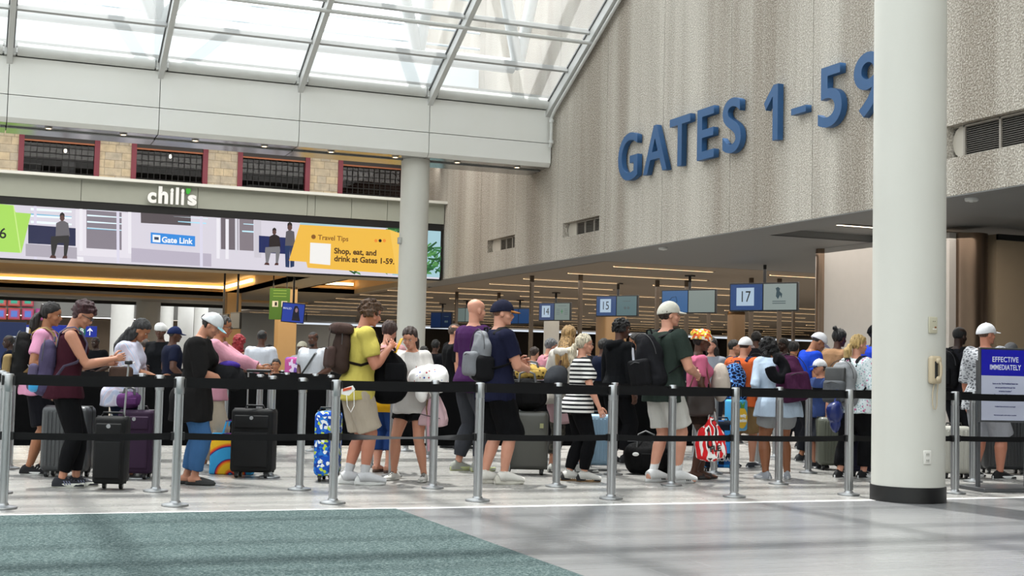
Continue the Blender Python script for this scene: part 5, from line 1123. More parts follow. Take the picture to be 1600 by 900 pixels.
        if len(top) > 4 and top[4] == 'hood': Tm.tube([pose(V((-.06*s, -.02*s, .84*s))), pose(V((-.05*s, -.06*s, .82*s))), pose(V((0, -.085*s, .81*s))), pose(V((.05*s, -.06*s, .82*s))), pose(V((.06*s, -.02*s, .84*s)))], [.02*s, .03*s, .036*s, .03*s, .02*s], 10)
        sh = Tm.build({'tank': 'tank_top', 'short': 'shirt', 'elbow': 'shirt', 'long': 'jacket' if tc in ('101113', 'a9b9cb') else 'shirt', 'cap': 'shirt'}[sl], tm, o, voxel=.009 if near else .015, smooth_it=3, fold=.008 if near else 0)
        if len(top) > 5 and top[5] == 'sleeve_stripe':
            for k in (1, -1):
                q = [SH[k].lerp(EL[k], t) if t <= 1 else EL[k].lerp(WR[k], t-1) for t in (0, .25, .5, .75, 1, 1.3, 1.6, 1.9)]; MB().tube([p+V((k*(ar+lo*.9)*.92, -.0, .0)) for p in q], (.006, .018), 8, up=(1, 0, 0)).build('sleeve_stripe', cloth('c9cbd4'), sh, True)
    # --- shoes
    if socks:
        for k in (-1, 1): MB().tube([AN[k].lerp(KN[k], socks[1]), AN[k].lerp(KN[k], socks[1]*.5), AN[k], V((AN[k].x, AN[k].y, FT[k][2]+.02*s))], [lr*.56, lr*.50, lr*.47, lr*.5], 14).tube([V((AN[k].x, AN[k].y, FT[k][2]+.045*s))-V((0, .03*s, .01*s)), V((AN[k].x, AN[k].y, FT[k][2]+.045*s)), V((AN[k].x, AN[k].y, FT[k][2]+.03*s))+V((math.sin(-FT[k][1]), math.cos(FT[k][1]), 0))*.07*s, V((AN[k].x, AN[k].y, FT[k][2]+.022*s))+V((math.sin(-FT[k][1]), math.cos(FT[k][1]), 0))*.118*s], [.026*s, .036*s, (.034*s, .024*s), (.022*s, .015*s)], 12, up=(1, 0, 0)).build('sock', cloth(socks[0]), o, True)
    if shoes:
        sk_, c1, c2 = shoes[0], shoes[1], shoes[2]
        for k in (-1, 1):
            fd = V((math.sin(-FT[k][1]), math.cos(FT[k][1]), 0)); sd_ = V((fd.y, -fd.x, 0)); g = V((AN[k].x, AN[k].y, FT[k][2])); f = s/1.75*1.07
            def outl(z, gr=1.0, y0=-.085, y1=.195):
                out = []
                for i in range(20):
                    a = 2*PI*i/20; yy_ = math.sin(a); xx_ = math.cos(a); yv = lerp(y0, y1, (yy_+1)/2); wd_ = np.interp((yy_+1)/2, [0, .15, .45, .75, 1], [.030, .036, .038, .050, .030])*gr
                    out.append(g+(fd*(yv*gr)+sd_*(math.copysign(abs(xx_)**.8, xx_)*wd_))*f+V((0, 0, z*f)))
                return out
            SO = MB().loft([outl(.001, .94), outl(.004, 1), outl(.026 if sk_ != 'runner' else .034, 1.02), outl(.030 if sk_ != 'runner' else .038, .97)])
            if sk_ in ('sneaker', 'runner', 'boot', 'slipon'):
                U_ = MB(); prof = [(-.080, .055, .030), (-.06, .085, .036), (-.02, .105, .037), (.02, .098, .038), (.05, .080, .040), (.09, .062, .044), (.13, .050, .046), (.17, .038, .038), (.188, .026, .022)]
                if sk_ == 'slipon': prof = [(a, min(b, .07), c) for a, b, c in prof]
                rg = []
                for yv, hz, wd_ in prof:
                    rg.append([g+(fd*yv+sd_*(wd_*math.cos(a)))*f+V((0, 0, (.012+(hz-.012)*max(0, math.sin(a)) if math.sin(a) > 0 else .012)*f)) for a in [2*PI*i/16 for i in range(16)]])
                U_.loft(rg); sh_ = U_.build('shoe', plain(c1, .75, 0, .3), o, True); SO.build('sole', plain(c2, .6), sh_, True)
                if near:
                    LC = MB()
                    for q in range(4): yv = .035+.022*q; hz = np.interp(yv, [.02, .05, .09, .13], [.100, .083, .066, .053]); LC.tube([g+(fd*yv+sd_*(-.022))*f+V((0, 0, (hz-.006)*f)), g+(fd*(yv+.004))*f+V((0, 0, (hz+.003)*f)), g+(fd*yv+sd_*.022)*f+V((0, 0, (hz-.006)*f))], .003*f, 6)
                    LC.build('lace', plain(shoes[3] if len(shoes) > 3 else c2, .8), sh_, True)
                    if len(shoes) > 4:
                        for q in range(3):
                            for e in (-1, 1): MB().prism([g+(fd*(.03+.022*q)+sd_*e*.042)*f+V((0, 0, .026*f)), g+(fd*(.04+.022*q)+sd_*e*.042)*f+V((0, 0, .026*f)), g+(fd*(.025+.022*q)+sd_*e*.036)*f+V((0, 0, .06*f)), g+(fd*(.015+.022*q)+sd_*e*.036)*f+V((0, 0, .06*f))], sd_*e*.006).build('side_stripe', plain(shoes[4], .6), sh_)
            else:
                sh_ = SO.build('sandal' if sk_ != 'clog' else 'clog', plain(c2, .7), o, True)
                if sk_ == 'clog': 
                    rg = []
                    for yv, hz, wd_ in [(.02, .085, .040), (.06, .078, .046), (.10, .068, .050), (.15, .055, .050), (.18, .045, .042), (.195, .03, .025)]: rg.append([g+(fd*yv+sd_*(wd_*math.cos(a)))*f+V((0, 0, (.012+(hz-.012)*max(0, math.sin(a)))*f)) for a in [2*PI*i/14 for i in range(14)]])
                    MB().loft(rg).build('upper', plain(c1, .7), sh_, True)
                else:
                    wid = .03 if sk_ == 'slide' else .012
                    yc = .09
                    rg = [[g+(fd*(yc+e*wid)+sd_*(.047*math.cos(a)))*f*1.0+V((0, 0, (.015+.042*max(0, math.sin(a)))*f)) for a in [PI*i/10 for i in range(11)]]+[g+(fd*(yc+e*wid)+sd_*(.050*math.cos(a)))*f+V((0, 0, (.013+.050*max(0, math.sin(a)))*f)) for a in [PI*i/10 for i in range(10, -1, -1)]] for e in (-1, 1)]
                    st_ = MB().loft(rg).build('strap', plain(c1, .6), sh_, True)
                    if len(shoes) > 4:
                        for q in range(3): MB().prism([g+(fd*(.065+.018*q)+sd_*.052)*f+V((0, 0, .02*f)), g+(fd*(.075+.018*q)+sd_*.052)*f+V((0, 0, .02*f)), g+(fd*(.075+.018*q)+sd_*.036)*f+V((0, 0, .058*f)), g+(fd*(.065+.018*q)+sd_*.036)*f+V((0, 0, .058*f))], sd_*.004).build('strap_stripe', A['black'], st_)
    o['_s'] = s
    return dict(o=o, s=s, pose=pose, HM=HM, SH=SH, WR=WR, EL=EL, w=w, mat=Matrix.Translation(loc) @ Matrix.Rotation(rz, 4, 'Z'), rz=rz, loc=loc, B=body)
def held(P, name, label, cat, at=None):      # a thing in the person's own frame
    o = empty(name, P['loc'], P['rz'], label, cat); return o
def backpack(P, label, c, H=.46, W=.30, D=.17, z=.66, c2=None, mat=None, dx=0, tilt=0, strap=None, pocket=True, drop=0, name='backpack', flap=False, mesh=None, back=.058, slant=0):
    s = P['s']; o = held(P, name, label, 'backpack'); mt = mat or cloth(c, .8); m2 = cloth(c2, .8) if c2 else mt; sm = cloth(strap or c2 or c or '1a1a1b', .8)
    cpos = P['pose'](V((dx, -back*s-D/2, z*s))); ln_ = (P['pose'](V((0, -.05, .78*s)))-P['pose'](V((0, -.05, .6*s)))).normalized(); a = math.atan2(ln_.y, ln_.z)
    M = Matrix.Translation(cpos) @ Matrix.Rotation(-a-R(slant), 4, 'X') @ Matrix.Rotation(R(tilt), 4, 'Y')
    B = MB().rbox((0, 0, 0), (W, D, H), min(D*.48, .11), M, taper=.72); B.ell((0, .01, H*.12), (W*.45, D*.52, H*.37), M); B.ell((0, -.01, -H*.2), (W*.5, D*.56, H*.27), M); bd = B.build('body', mt, o, voxel=.011, smooth_it=5, fold=.010)
    if pocket:
        pk = MB().rbox((0, -D/2-.015, -H*.17), (W*.78, .08, H*.48), .035, M).build('front_pocket', m2, o, voxel=.010, smooth_it=2, fold=.003)
        MB().tube([M @ V((-W*.34, -D/2-.045, -H*.02)), M @ V((0, -D/2-.062, .03*H)), M @ V((W*.34, -D/2-.045, -H*.02))], .004, 6).build('zip', plain('2b2b2d', .4), pk, True)
    arc = [M @ V((W*.5*math.cos(t), -D*.22, H*.12+H*.40*math.sin(t))) for t in [PI*i/12 for i in range(13)]]
    MB().tube(arc, .004, 6).build('main_zip', plain('2b2b2d', .4), o, True)
    if flap: MB().rbox((0, -D*.15, H*.47), (W*.98, D*1.15, .10), .045, M).build('flap', m2, o, voxel=.010, smooth_it=2, fold=.004); MB().tube([M @ V((0, -D*.72, H*.5)), M @ V((0, -D*.76, H*.2)), M @ V((0, -D*.72, .0))], (.014, .004), 8).build('buckle_strap', plain('2a1f1a', .5), o, True)
    if mesh: MB().rbox((0, -D/2-.012, .02), (W*.72, .05, H*.62), .02, M).build('mesh_window', plain(mesh, .4), o, True)
    MB().tube([M @ V((-.04, D*.25, H*.48)), M @ V((-.03, D*.25, H*.56)), M @ V((.03, D*.25, H*.56)), M @ V((.04, D*.25, H*.48))], .009, 8).build('top_loop', sm, o, True)
    t = .034
    for k in (-1, 1):
        if dx and k*dx < 0: continue
        x = k*.062*s; f = lambda a, b, c_: P['pose'](V((a, b*s, c_*s)))
        pts = [M @ V((k*W*.22, D*.4, H*.40)), f(x, -.062, .815), f(x, -.03, .842), f(x*1.05, .01, .850), f(x*1.1, .050, .825), f(x*1.2, .082, .77), f(x*1.45, .078, .71), f(x*1.85, .04, .665), f(x*1.95, -.02, .64), M @ V((k*W*.46, D*.35, -H*.25))]
        MB().tube(pts, (.024, .007), 8, up=(1, 0, 0)).build('shoulder_strap', sm, o, True)
    return o, M
def box_thing(P, name, label, cat, c, size, at, rot=(0, 0, 0), r=.004, mat=None, part='case', extra=None):
    s = P['s']; o = held(P, name, label, cat); M = Matrix.Translation(V(at)*1.0) @ Matrix.Rotation(R(rot[0]), 4, 'X') @ Matrix.Rotation(R(rot[1]), 4, 'Y') @ Matrix.Rotation(R(rot[2]), 4, 'Z')
    MB().rbox((0, 0, 0), size, r, M).build(part, mat or plain(c, .3), o, True); 
    if extra: MB().rbox((0, 0, size[2]/2), (size[0]*.9, size[1]*.9, .002), .001, M).build(extra[0], plain(extra[1], .15), o)
    return o
def wr(P, k, dx=0, dy=0, dz=0): return P['WR'][k]+V((dx, dy, dz))
# ================================================================== THE QUEUE
def gd(px, d): return 576.6+.0232*(px-800)+EYE*F_PX/d
def fwd(*a): return a
# -- near people, from the picture's edge onward
P = person('person in pink tee and black shorts with hair clipped up, behind the purple-tank woman', 58, 741, 470, 8, 'l', True, 1.05, 3, 8, hands=((.10, .14, .60), (.10, .10, .58)), feet=((-.04, .02, 5), (.04, -.04, -5)), top=('short', 'c58aa6', .46, .022), bottom=('shorts', '15151a', .47, .03), shoes=('sneaker', '141416', 'dcdcda'), hair=('pony', '17110f', .06))
backpack(P, 'black and tan backpack on the person in the pink tee', '1a1a1a', .50, .32, .2, .66, '8a754f')
MB().rbox((0, -.1, .16), (.06, .05, .09), .015, P['HM']).build('hair_clip', plain('2b1d18', .3), P['B'], True)
P1 = P = person('woman in maroon tank top and black leggings with purple backpack, reading her phone', 96, 761, 467, 18, 'w', True, 1.08, 4, 28, turn=-12, hands=((.075, .20, .66, .3), (.065, .235, .685, .3)), feet=((-.03, .07, 0), (.03, -.0, -6)), top=('tank', '3a1a24', .47, .014), bottom=('leggings', '141416', .93, .008), shoes=('runner', '1f2026', 'cfcfc6', '4a4c5c', '5d6178'), hair=('curly_top', '35151a'), glasses='dark')
backpack(P, 'purple nylon backpack with dark script print on the woman in the maroon tank top', '463f58', .48, .30, .17, .62, '554e66', strap='5a5468')
a = P['WR'][1].lerp(P['WR'][-1], .5); box_thing(P, 'phone', 'white phone held by the woman in the maroon tank top', 'phone', 'dcdad8', (.07, .15, .010), a+V((.02, .14, -.03)), (20, 0, 0), extra=('screen', '1d2430'))
box_thing(P, 'handbag', 'small brown snakeskin print handbag in the arms of the maroon-tank woman', 'bag', '4a3a33', (.16, .20, .11), a+V((0, .10, -.10)), r=.03, mat=pattern('leopard') if False else cloth('4a3a33'))
q = held(P, 'plastic_bag', 'small bright blue plastic bag hanging under the purple backpack', 'bag'); MB().rbox((.05, -.25, .87), (.16, .10, .14), .04).build('body', plain('2f8fc4', .3), q, True, voxel=.012, fold=.01); MB().tube([(.02, -.24, .93), (.05, -.24, .99), (.08, -.24, .93)], .006, 6).build('handle', plain('2f8fc4', .3), q, True)
P = person('woman in blue and mauve striped blouse and navy trousers looking down at her hands', 187, 742, 494, 0, 'l', True, 1.22, 7, 32, hands=((.07, .22, .60, .3), (.06, .24, .61, .4)), feet=((-.03, .04, 0), (.04, -.02, 0)), top=('elbow', 'soft_stripes', .43, .03), bottom=('pants', '1b2233', .95, .012), shoes=('sandal', '2a2320', '1a1613'), hair=('long', '201f20', .06))
MB().tube([P['EL'][1].lerp(P['WR'][1], .86), P['EL'][1].lerp(P['WR'][1], .93)], .030, 12).build('wristwatch', plain('141416', .3), P['B'], True)
box_thing(P, 'phone', 'dark phone held by the woman in the striped blouse', 'phone', '18181b', (.07, .15, .010), P['WR'][1]+V((-.05, .13, .0)), (15, 0, 0), extra=('screen', '3a4656'))
P = person('woman in white and light blue cap with oversized black shirt over blue jeans', 297, 757, 484, 2, 'w', True, 1.08, 6, 30, hands=((.06, .17, .64, .4), (.04, .19, .60, .5)), feet=((-.03, -.03, 0), (.035, .03, -4)), top=('elbow', '1c1b1b', .36, .045), bottom=('pants', '3b5f8a', .94, .02), shoes=('clog', '1b1a19', '151413'), hair=('bun', '1d1411', .13), cap=('cap', 'c9cbcd', '9cc7d2'))
q = held(P, 'bundled_jacket', 'black jacket bundled over the forearm of the woman in the light blue cap', 'jacket'); MB().ell(tuple(P['WR'][1]+V((-.04, .0, .05))), (.11, .13, .11)).ell(tuple(P['WR'][1]+V((-.05, .08, .0))), (.09, .09, .10)).build('folded_cloth', cloth('1a1a1c'), q, voxel=.012, fold=.014); MB().ell(tuple(P['WR'][1]+V((-.05, .02, .13))), (.085, .10, .035)).build('purple_lining', cloth('3b2a78'), q, voxel=.012, fold=.008)
P = person('balding man in pink button shirt and khaki trousers reaching one arm forward', 327, 738, 491, 2, 'l', False, 1.0, 5, 6, hands=((.10, .30, .66, .4), (.08, .345, .655, .6)), feet=((-.04, -.05, 0), (.04, .06, -4)), top=('long', 'bd8796', .46, .028), bottom=('pants', 'a79a88', .95, .022), shoes=('runner', 'b9bcc0', 'dedede', '3a3f66'), hair=('short', '2f2b2a'), glasses='thin')
P = person('young man in pale yellow tee and cream shorts with curly hair and brown backpack', 553, 757, 466, 20, 'r', False, 1.08, 5, 14, turn=-16, hands=((.10, .13, .69, .4), (.08, .15, .735, .5)), feet=((-.04, -.03, 0), (.04, .045, -8)), top=('short', 'b9ab55', .455, .026), bottom=('shorts', 'a89c8c', .46, .04), shoes=('runner', 'c6c6c4', 'd8d8d6', 'e0e0de'), hair=('curly', '4a3320'), socks=('b9b9bb', .28))
backpack(P, 'brown leather flap backpack on the young man in the yellow tee', '3b2e29', .42, .30, .17, .71, '463733', strap='241d1a', flap=True)
box_thing(P, 'phone', 'yellow cased phone held up by the young man in the yellow tee', 'phone', 'd9a51f', (.075, .012, .15), P['WR'][1]+V((-.03, .10, .03)), (-25, 0, 0), r=.005, extra=None)
q = held(P, 'drawstring_bag', 'black fabric day bag hanging in front of the young man in the yellow tee', 'bag'); c_ = V((.02, .30, 1.02)); MB().ell(tuple(c_), (.12, .17, .20)).ell(tuple(c_+V((0, 0, -.12))), (.13, .19, .16)).ell(tuple(c_+V((0, 0, .17))), (.05, .06, .05)).build('body', cloth('0d0d0f'), q, voxel=.012, fold=.008); MB().tube([c_+V((0, 0, .2)), c_+V((.0, -.02, .3)), P['WR'][1]+V((0, .07, -.02))], (.014, .005), 8).build('strap', cloth('101012'), q, True); MB().rbox(tuple(c_+V((.1, .02, .02))), (.05, .2, .16), .02).build('front_pocket', cloth('141416'), q, True)
P = person('woman in pale pink top and cropped blue jeans, yellow jacket at her waist', 598, 738, 499, 70, 'p', True, 1.15, 2, 14, hands=((.07, .16, .66, .5), (.09, .15, .64, .5)), feet=((-.045, .0, 0), (.045, -.02, 0)), top=('cap', 'b98a8c', .50, .012), bottom=('pants', '223a6b', .80, .012), shoes=('sandal', '8a5f58', '5a463c'), hair=('short', '35201a'))
q = held(P, 'tied_jacket', 'bright yellow jacket tied at the waist of the woman in cropped blue jeans', 'jacket'); s_ = P['s']; MB().loft([[V((.115*s_*math.cos(t)*f, -.01*s_+.10*s_*math.sin(t)*f, z*s_)) for t in [2*PI*i/16 for i in range(16)]] for z, f in ((.40, .8), (.43, 1.05), (.50, 1.08), (.55, .98), (.56, .85))]).build('wrapped_cloth', cloth('c8971f'), q, voxel=.012, fold=.012)
MB().tube([P['pose'](V((-.03*s_, -.055*s_, z*s_))) for z in (.56, .66, .76, .83)], (.02, .008), 8, up=(1, 0, 0)).build('sling', cloth('d09a28'), q, True)
P = person('girl in white sweatshirt and black shorts looking down, brown hair tied back', 641, 751, 509, 245, 'w', True, .98, 4, 20, turn=10, hands=((.05, .15, .62, .6), (.10, .16, .61, .5)), feet=((-.10, .0, 20), (.10, .04, -10)), top=('elbow', 'c0bcb8', .435, .034), bottom=('shorts', '141415', .27, .02), shoes=('runner', 'b9b7b2', 'a5a49e', '141414'), hair=('pony', '2e1d16', .06))
Pg = P; text_mesh('Walt Di', .055, plain('a05a52', .8), P['B'], 'lettering', Matrix.Translation(P['pose'](V((-.02*P['s'], .085*P['s'], .735*P['s'])))) @ Matrix.Rotation(R(180), 4, 'Z') @ M0, .002, .001)
box_thing(P, 'phone', 'phone held in both hands by the girl in the white sweatshirt', 'phone', '2a2a2e', (.075, .15, .011), P['WR'][-1].lerp(P['WR'][1], .45)+V((0, .08, .02)), (35, 0, 0), extra=('screen', '8a94a2'))
q = held(P, 'blanket', 'white blanket with red and blue dots bundled over the arm of the girl', 'blanket'); w1 = P['EL'][-1]; MB().ell(tuple(w1+V((-.10, .10, .05))), (.15, .13, .13)).ell(tuple(w1+V((.02, .12, .06))), (.13, .12, .11)).ell(tuple(w1+V((-.02, .14, -.08))), (.06, .07, .12)).ell(tuple(w1+V((-.17, .10, .0))), (.08, .10, .09)).build('folded_cloth', pattern('dots'), q, voxel=.013, fold=.022)
q = held(P, 'handbag', 'pale pink bucket handbag with chain hanging beside the girl in the white sweatshirt', 'bag'); c_ = V((-.27, .06, .66)); MB().loft([[c_+V((a*math.copysign(abs(math.cos(t))**.6, math.cos(t)), b*math.copysign(abs(math.sin(t))**.6, math.sin(t)), z)) for t in [2*PI*i/20 for i in range(20)]] for z, a, b in ((-.125, .10, .06), (-.12, .145, .08), (-.06, .15, .085), (.03, .12, .07), (.11, .07, .05), (.15, .05, .03), (.155, .03, .02))]).build('body', cloth('c2a3a8', .5), q, voxel=.010, fold=.008); MB().tube([c_+V((.0, .09, .13)), c_+V((.01, .095, 0)), c_+V((.01, .095, -.12)), c_+V((.0, .085, -.36))], (.014, .004), 8).build('strap', cloth('b98f98', .5), q, True); MB().tube([c_+V((.03, .08, .12)), c_+V((.03, .10, .04)), c_+V((.02, .10, -.02))], .006, 6).build('chain', plain('8a7040', .3, .8), q, True); MB().tube([c_+V((-.11, .085, -.05)), c_+V((.0, .1, -.03)), c_+V((.12, .088, -.01))], .004, 6).build('zip', A['dark'], q, True)
MB().tube([c_+V((0, 0, .14)), c_+V((.02, .0, .22)), c_+V((.05, .02, .30))], (.016, .005), 8).build('shoulder_strap', cloth('b98f98', .5), q, True)
P = person('bearded man with glasses in black tee and dark jeans standing behind the girl', 705, 700.5, 504, 20, 'w', False, 1.15, 0, 0, turn=-15, feet=((-.05, -.03, 0), (.05, .05, 0)), top=('short', '0f0f11', .46, .02), bottom=('pants', '2a2c31', .95, .02), shoes=('sneaker', '1a1a1c', '2a2a2c'), hair=('buzz', '4a3a30'), glasses='thin', belly=.04)
P = person('tall bald man in purple tee and grey jeans', 733, 736, 464, 35, 'p', False, 1.0, 2, -2, hands=((.12, .10, .52), (.135, -.0, .49)), feet=((-.06, -.04, 0), (.05, .03, 0)), top=('short', '3f2149', .455, .026), bottom=('pants', '3b3d42', .95, .02), shoes=('runner', '8e9088', 'b9c08a', 'd8d8d0'), hair=('stubble', '7a5a48') if False else None)
P = person('tall man in navy tee and black shorts with navy and tan cap, arms folded', 772, 756, 467, 26, 'p', False, 1.08, 2, 2, turn=-24, hands=((.04, .15, .66, .7), (.02, .17, .63, .9)), feet=((-.04, -.045, 0), (.04, .035, -6)), top=('short', '1a1c30', .45, .026), bottom=('shorts', '0f0f11', .56, .045), shoes=('sneaker', 'b9b5aa', 'cfcbc0', 'd8d4c8'), hair=('buzz', '6a4430'), cap=('cap', '1e2030', '8a5a2c'), socks=('d0cdc6', .10))
o_, M_ = backpack(P, 'light grey backpack with black base on the man in the navy tee', '7c7e82', .48, .32, .17, .69, '74767a', strap='1b1b1d'); MB().rbox((.075, -.0, -.12), (.17, .195, .24), .05, M_).build('black_base', cloth('1a1a1c'), o_, voxel=.011, fold=.004)
P = person('woman with platinum ponytail in black and white striped tee and black leggings', 902, 752, 520, 8, 'p', True, 1.12, 3, 0, hands=((.10, .04, .50), (.17, .12, .47)), feet=((-.03, -.06, 0), (.035, .035, -4)), top=('short', 'bw_stripes', .46, .022), bottom=('leggings', '0e0e10', .93, .008), shoes=('sneaker', '121214', '8a6a45', '121214', 'd8d8d8'), hair=('pony', 'b9ae98', .14), glasses='thin', socks=('b9b7b2', .12))
P = person('woman with long blond hair in white hoodie and camouflage leggings', 882, 738, 507, 62, 'w', True, 1.1, 2, 4, hands=((.08, .14, .62), (.09, .12, .60)), feet=((-.075, -.05, 14), (.095, .08, -50)), top=('long', 'bdb7ae', .46, .03, 'hood'), bottom=('pants', 'camo_dark', .85, .012), shoes=('runner', 'a9a9a4', '3a3a3a', '222222'), hair=('long', '96764a', .13))
q = held(P, 'tied_cloth', 'pale pink shirt tied round the waist of the woman with long blond hair', 'shirt'); s_ = P['s']; MB().loft([[V((.118*s_*math.cos(t)*f, -.01*s_+.10*s_*math.sin(t)*f, z*s_)) for t in [2*PI*i/16 for i in range(16)]] for z, f in ((.34, .95), (.43, 1.12), (.50, 1.06), (.53, .9))]).build('wrapped_cloth', cloth('b4959a'), q, voxel=.012, fold=.014); MB().tube([(.0, .11*s_, .5*s_), (.02, .13*s_, .42*s_), (.03, .12*s_, .33*s_)], (.03, .01), 8, up=(1, 0, 0)).build('sleeve', cloth('a9868c'), q, True)
q = held(P, 'shoulder_bag', 'dark grey shoulder bag with rolled pillow beside the woman with long blond hair', 'bag'); MB().ell((.02, -.30, .98), (.11, .20, .14)).ell((.0, -.15, 1.06), (.09, .09, .09)).build('body', cloth('303236'), q, voxel=.014, fold=.012); MB().tube([(.0, -.22, 1.1), (.0, -.1, 1.25), (.02, .0, 1.38)], (.012, .004), 8).build('strap', cloth('3a2a26'), q, True)
P = person('older woman with grey hair and pink tee carrying a pink leather backpack', 848, gd(848, 18.8), 527, 25, 'p', True, 1.15, 6, 10, top=('short', 'b97f8a', .47, .03), bottom=('pants', '3a3a40', .95, .02), shoes=('sneaker', '8a8a88', 'c0c0be'), hair=('short', '5f5f60'))
backpack(P, 'rose pink leather backpack on the older woman with grey hair', '9a6a6c', .34, .28, .16, .63)
P = person('boy with short twists in black track jacket with white sleeve stripe', 963, 722.5, 497, 34, 'b', False, .98, 2, 2, turn=-16, feet=((-.05, -.02, 0), (.05, .04, 0)), top=('long', '101113', .46, .03, 'hood', 'sleeve_stripe'), bottom=('pants', '0e0e10', .95, .03), shoes=('runner', '1a1a1c', '2a2a2c'), hair=('curly', '0f0c0b'))
P = person('tall young man in dark green tee and white shorts with off-white cap', 1037, 754, 470, 34, 'p', False, 1.04, 2, -2, turn=-26, hands=((.12, .10, .56), (.08, .16, .60, .7)), feet=((-.055, -.035, 0), (.055, .05, -10)), top=('short', '2c3530', .445, .036), bottom=('shorts', 'b9b7b2', .42, .04), shoes=('slide', 'c9c9c9', 'b9b9b9', 'd0d0d0', 'k'), hair=('short', '2a1c15'), cap=('cap', 'b6b3a8', 'b6b3a8'), socks=('d3d3d3', .52))
backpack(P, 'large black backpack with leather base on the tall young man in dark green', '1d1d20', .56, .38, .24, .66, '19191b', tilt=-6, slant=-10)
P = person('woman in pink cropped top with orange patterned headwrap and short skirt', 1086, 748, 515, 6, 'b', True, 1.1, 2, 6, hands=((.08, .12, .58), (.14, .05, .50)), feet=((-.03, .045, 0), (.035, -.02, -4)), top=('short', 'b9607c', .585, .016), bottom=('skirt', '2e2420', .37, .01), shoes=('slide', '1c1614', '120f0e'), hair=('short', '150f0d'), cap=('scarf', 'headscarf', 'headscarf'))
q = held(P, 'leather_tote', 'dark brown leather tote on the arm of the woman with the orange headwrap', 'bag'); MB().rbox((.20, -.02, .80), (.14, .34, .30), .05, Matrix.Rotation(R(0), 4, 'X')).build('body', plain('2b201d', .45), q, voxel=.012, fold=.012); MB().tube([(.2, -.12, .94), (.2, -.05, 1.15), (.2, .05, 1.15), (.2, .10, .94)], .009, 8).build('handle', plain('6a3a34', .5), q, True)
q = held(P, 'plastic_bag', 'white plastic bag with red print held by the woman with the orange headwrap', 'bag'); MB().loft([[V((.24+a*math.cos(t), .10+b*math.sin(t), z)) for t in [2*PI*i/16 for i in range(16)]] for z, a, b in ((.20, .05, .06), (.24, .09, .14), (.36, .10, .17), (.50, .08, .14), (.58, .04, .07), (.66, .02, .03))]).build('body', pattern('red_bag'), q, voxel=.012, fold=.014); MB().tube([(.24, .07, .62), (.22, .09, .74), (.2, .10, .80)], (.02, .006), 8).tube([(.24, .15, .62), (.23, .12, .74), (.2, .10, .80)], (.02, .006), 8).build('handle', plain('d8d5d2', .5), q, True)
text_mesh('FLE', .08, plain('1c1416', .5), q, 'lettering', Matrix.Translation((.345, .12, .33)) @ Matrix.Rotation(R(90), 4, 'Z') @ M0 @ Matrix.Rotation(R(8), 4, 'Z'), .004, .002)
q = held(P, 'pillow', 'cream pillow hugged by the woman with the orange headwrap', 'pillow'); MB().ell((.0, .26, 1.0), (.14, .10, .20)).build('stuffing', cloth('b3a79c'), q, voxel=.014, fold=.010); MB().tube([(-.05, .3, .82), (0, .32, 1.0), (.05, .3, 1.18)], .006, 6).build('seam', cloth('a89a8e'), q, True)
P = person('boy in orange tee, khaki shorts and white cap', 1158, 731, 525, 48, 'w', False, 1.0, 3, 6, feet=((-.05, -.05, 0), (.05, .07, -10)), top=('short', 'c05a30', .47, .024), bottom=('shorts', '7a6243', .52, .035), shoes=('slipon', '2e3036', 'b9b9b9'), hair=('buzz', '2a1c15'), cap=('cap', 'c9c9cb', 'c9c9cb'), name='person')
backpack(P, 'blue camouflage school backpack on the boy in the orange tee', None, .46, .32, .19, .64, mat=pattern('camo_blue'), strap='16233f')
q = held(P, 'shopping_bag', 'blue shopping bag with yellow pineapple beside the boy in the orange tee', 'bag'); zz = .62
MB().rbox((.10, -.28, zz), (.14, .30, .36), .03).build('body', plain('3f9fd0', .4), q, True); MB().ell((.176, -.27, zz-.03), (.01, .11, .12)).build('pineapple_print', plain('e0b52a', .6), q, True); MB().prism([(.178, -.30, zz+.08), (.178, -.24, zz+.08), (.178, -.22, zz+.16), (.178, -.27, zz+.12), (.178, -.32, zz+.16)], (.004, 0, 0)).build('leaf_print', plain('4f8f3a', .6), q); MB().tube([(.1, -.34, zz+.17), (.1, -.28, zz+.32), (.1, -.22, zz+.17)], (.012, .004), 8).build('handle', plain('3f9fd0', .4), q, True)
text_mesh('nutty\nnoises', .055, plain('f0f2ee', .5), q, 'lettering', Matrix.Translation((.19, -.27, zz-.03)) @ Matrix.Rotation(R(90), 4, 'Z') @ M0, .003, .002)
P = person('woman with curly black hair in light denim jacket and grey shorts, leaning forward', 1214, 749, 521, 104, 't', True, 1.32, 6, 18, hands=((.08, .12, .60), (.10, .14, .62)), feet=((-.085, -.0, 14), (.095, .04, -20)), top=('long', 'a9b9cb', .43, .03), bottom=('shorts', '8a8b8d', .30, .03), shoes=('runner', '8d9096', 'c6c6c8', 'b9b9bb'), hair=('curly_long', '0f0c0c'), hunch=14)
o_, M_ = backpack(P, 'maroon purple backpack on the woman in the light denim jacket', '45203c', .50, .36, .20, .68, '3c1b34', tilt=-6, dx=.07, strap='4a2340')
q = held(P, 'neck_pillow', 'black U-shaped neck pillow clipped to the maroon backpack', 'pillow'); MB().tube([M_ @ V((-.17+.085*math.cos(t), -.08, .10+.11*math.sin(t))) for t in [R(a) for a in range(-190, 110, 20)]], .060, 12).build('cushion', cloth('131316'), q, voxel=.010, fold=.004); MB().tube([M_ @ V((-.1, -.05, .2)), M_ @ V((-.02, 0, .26))], .006, 6).build('clip_cord', A['black'], q, True)
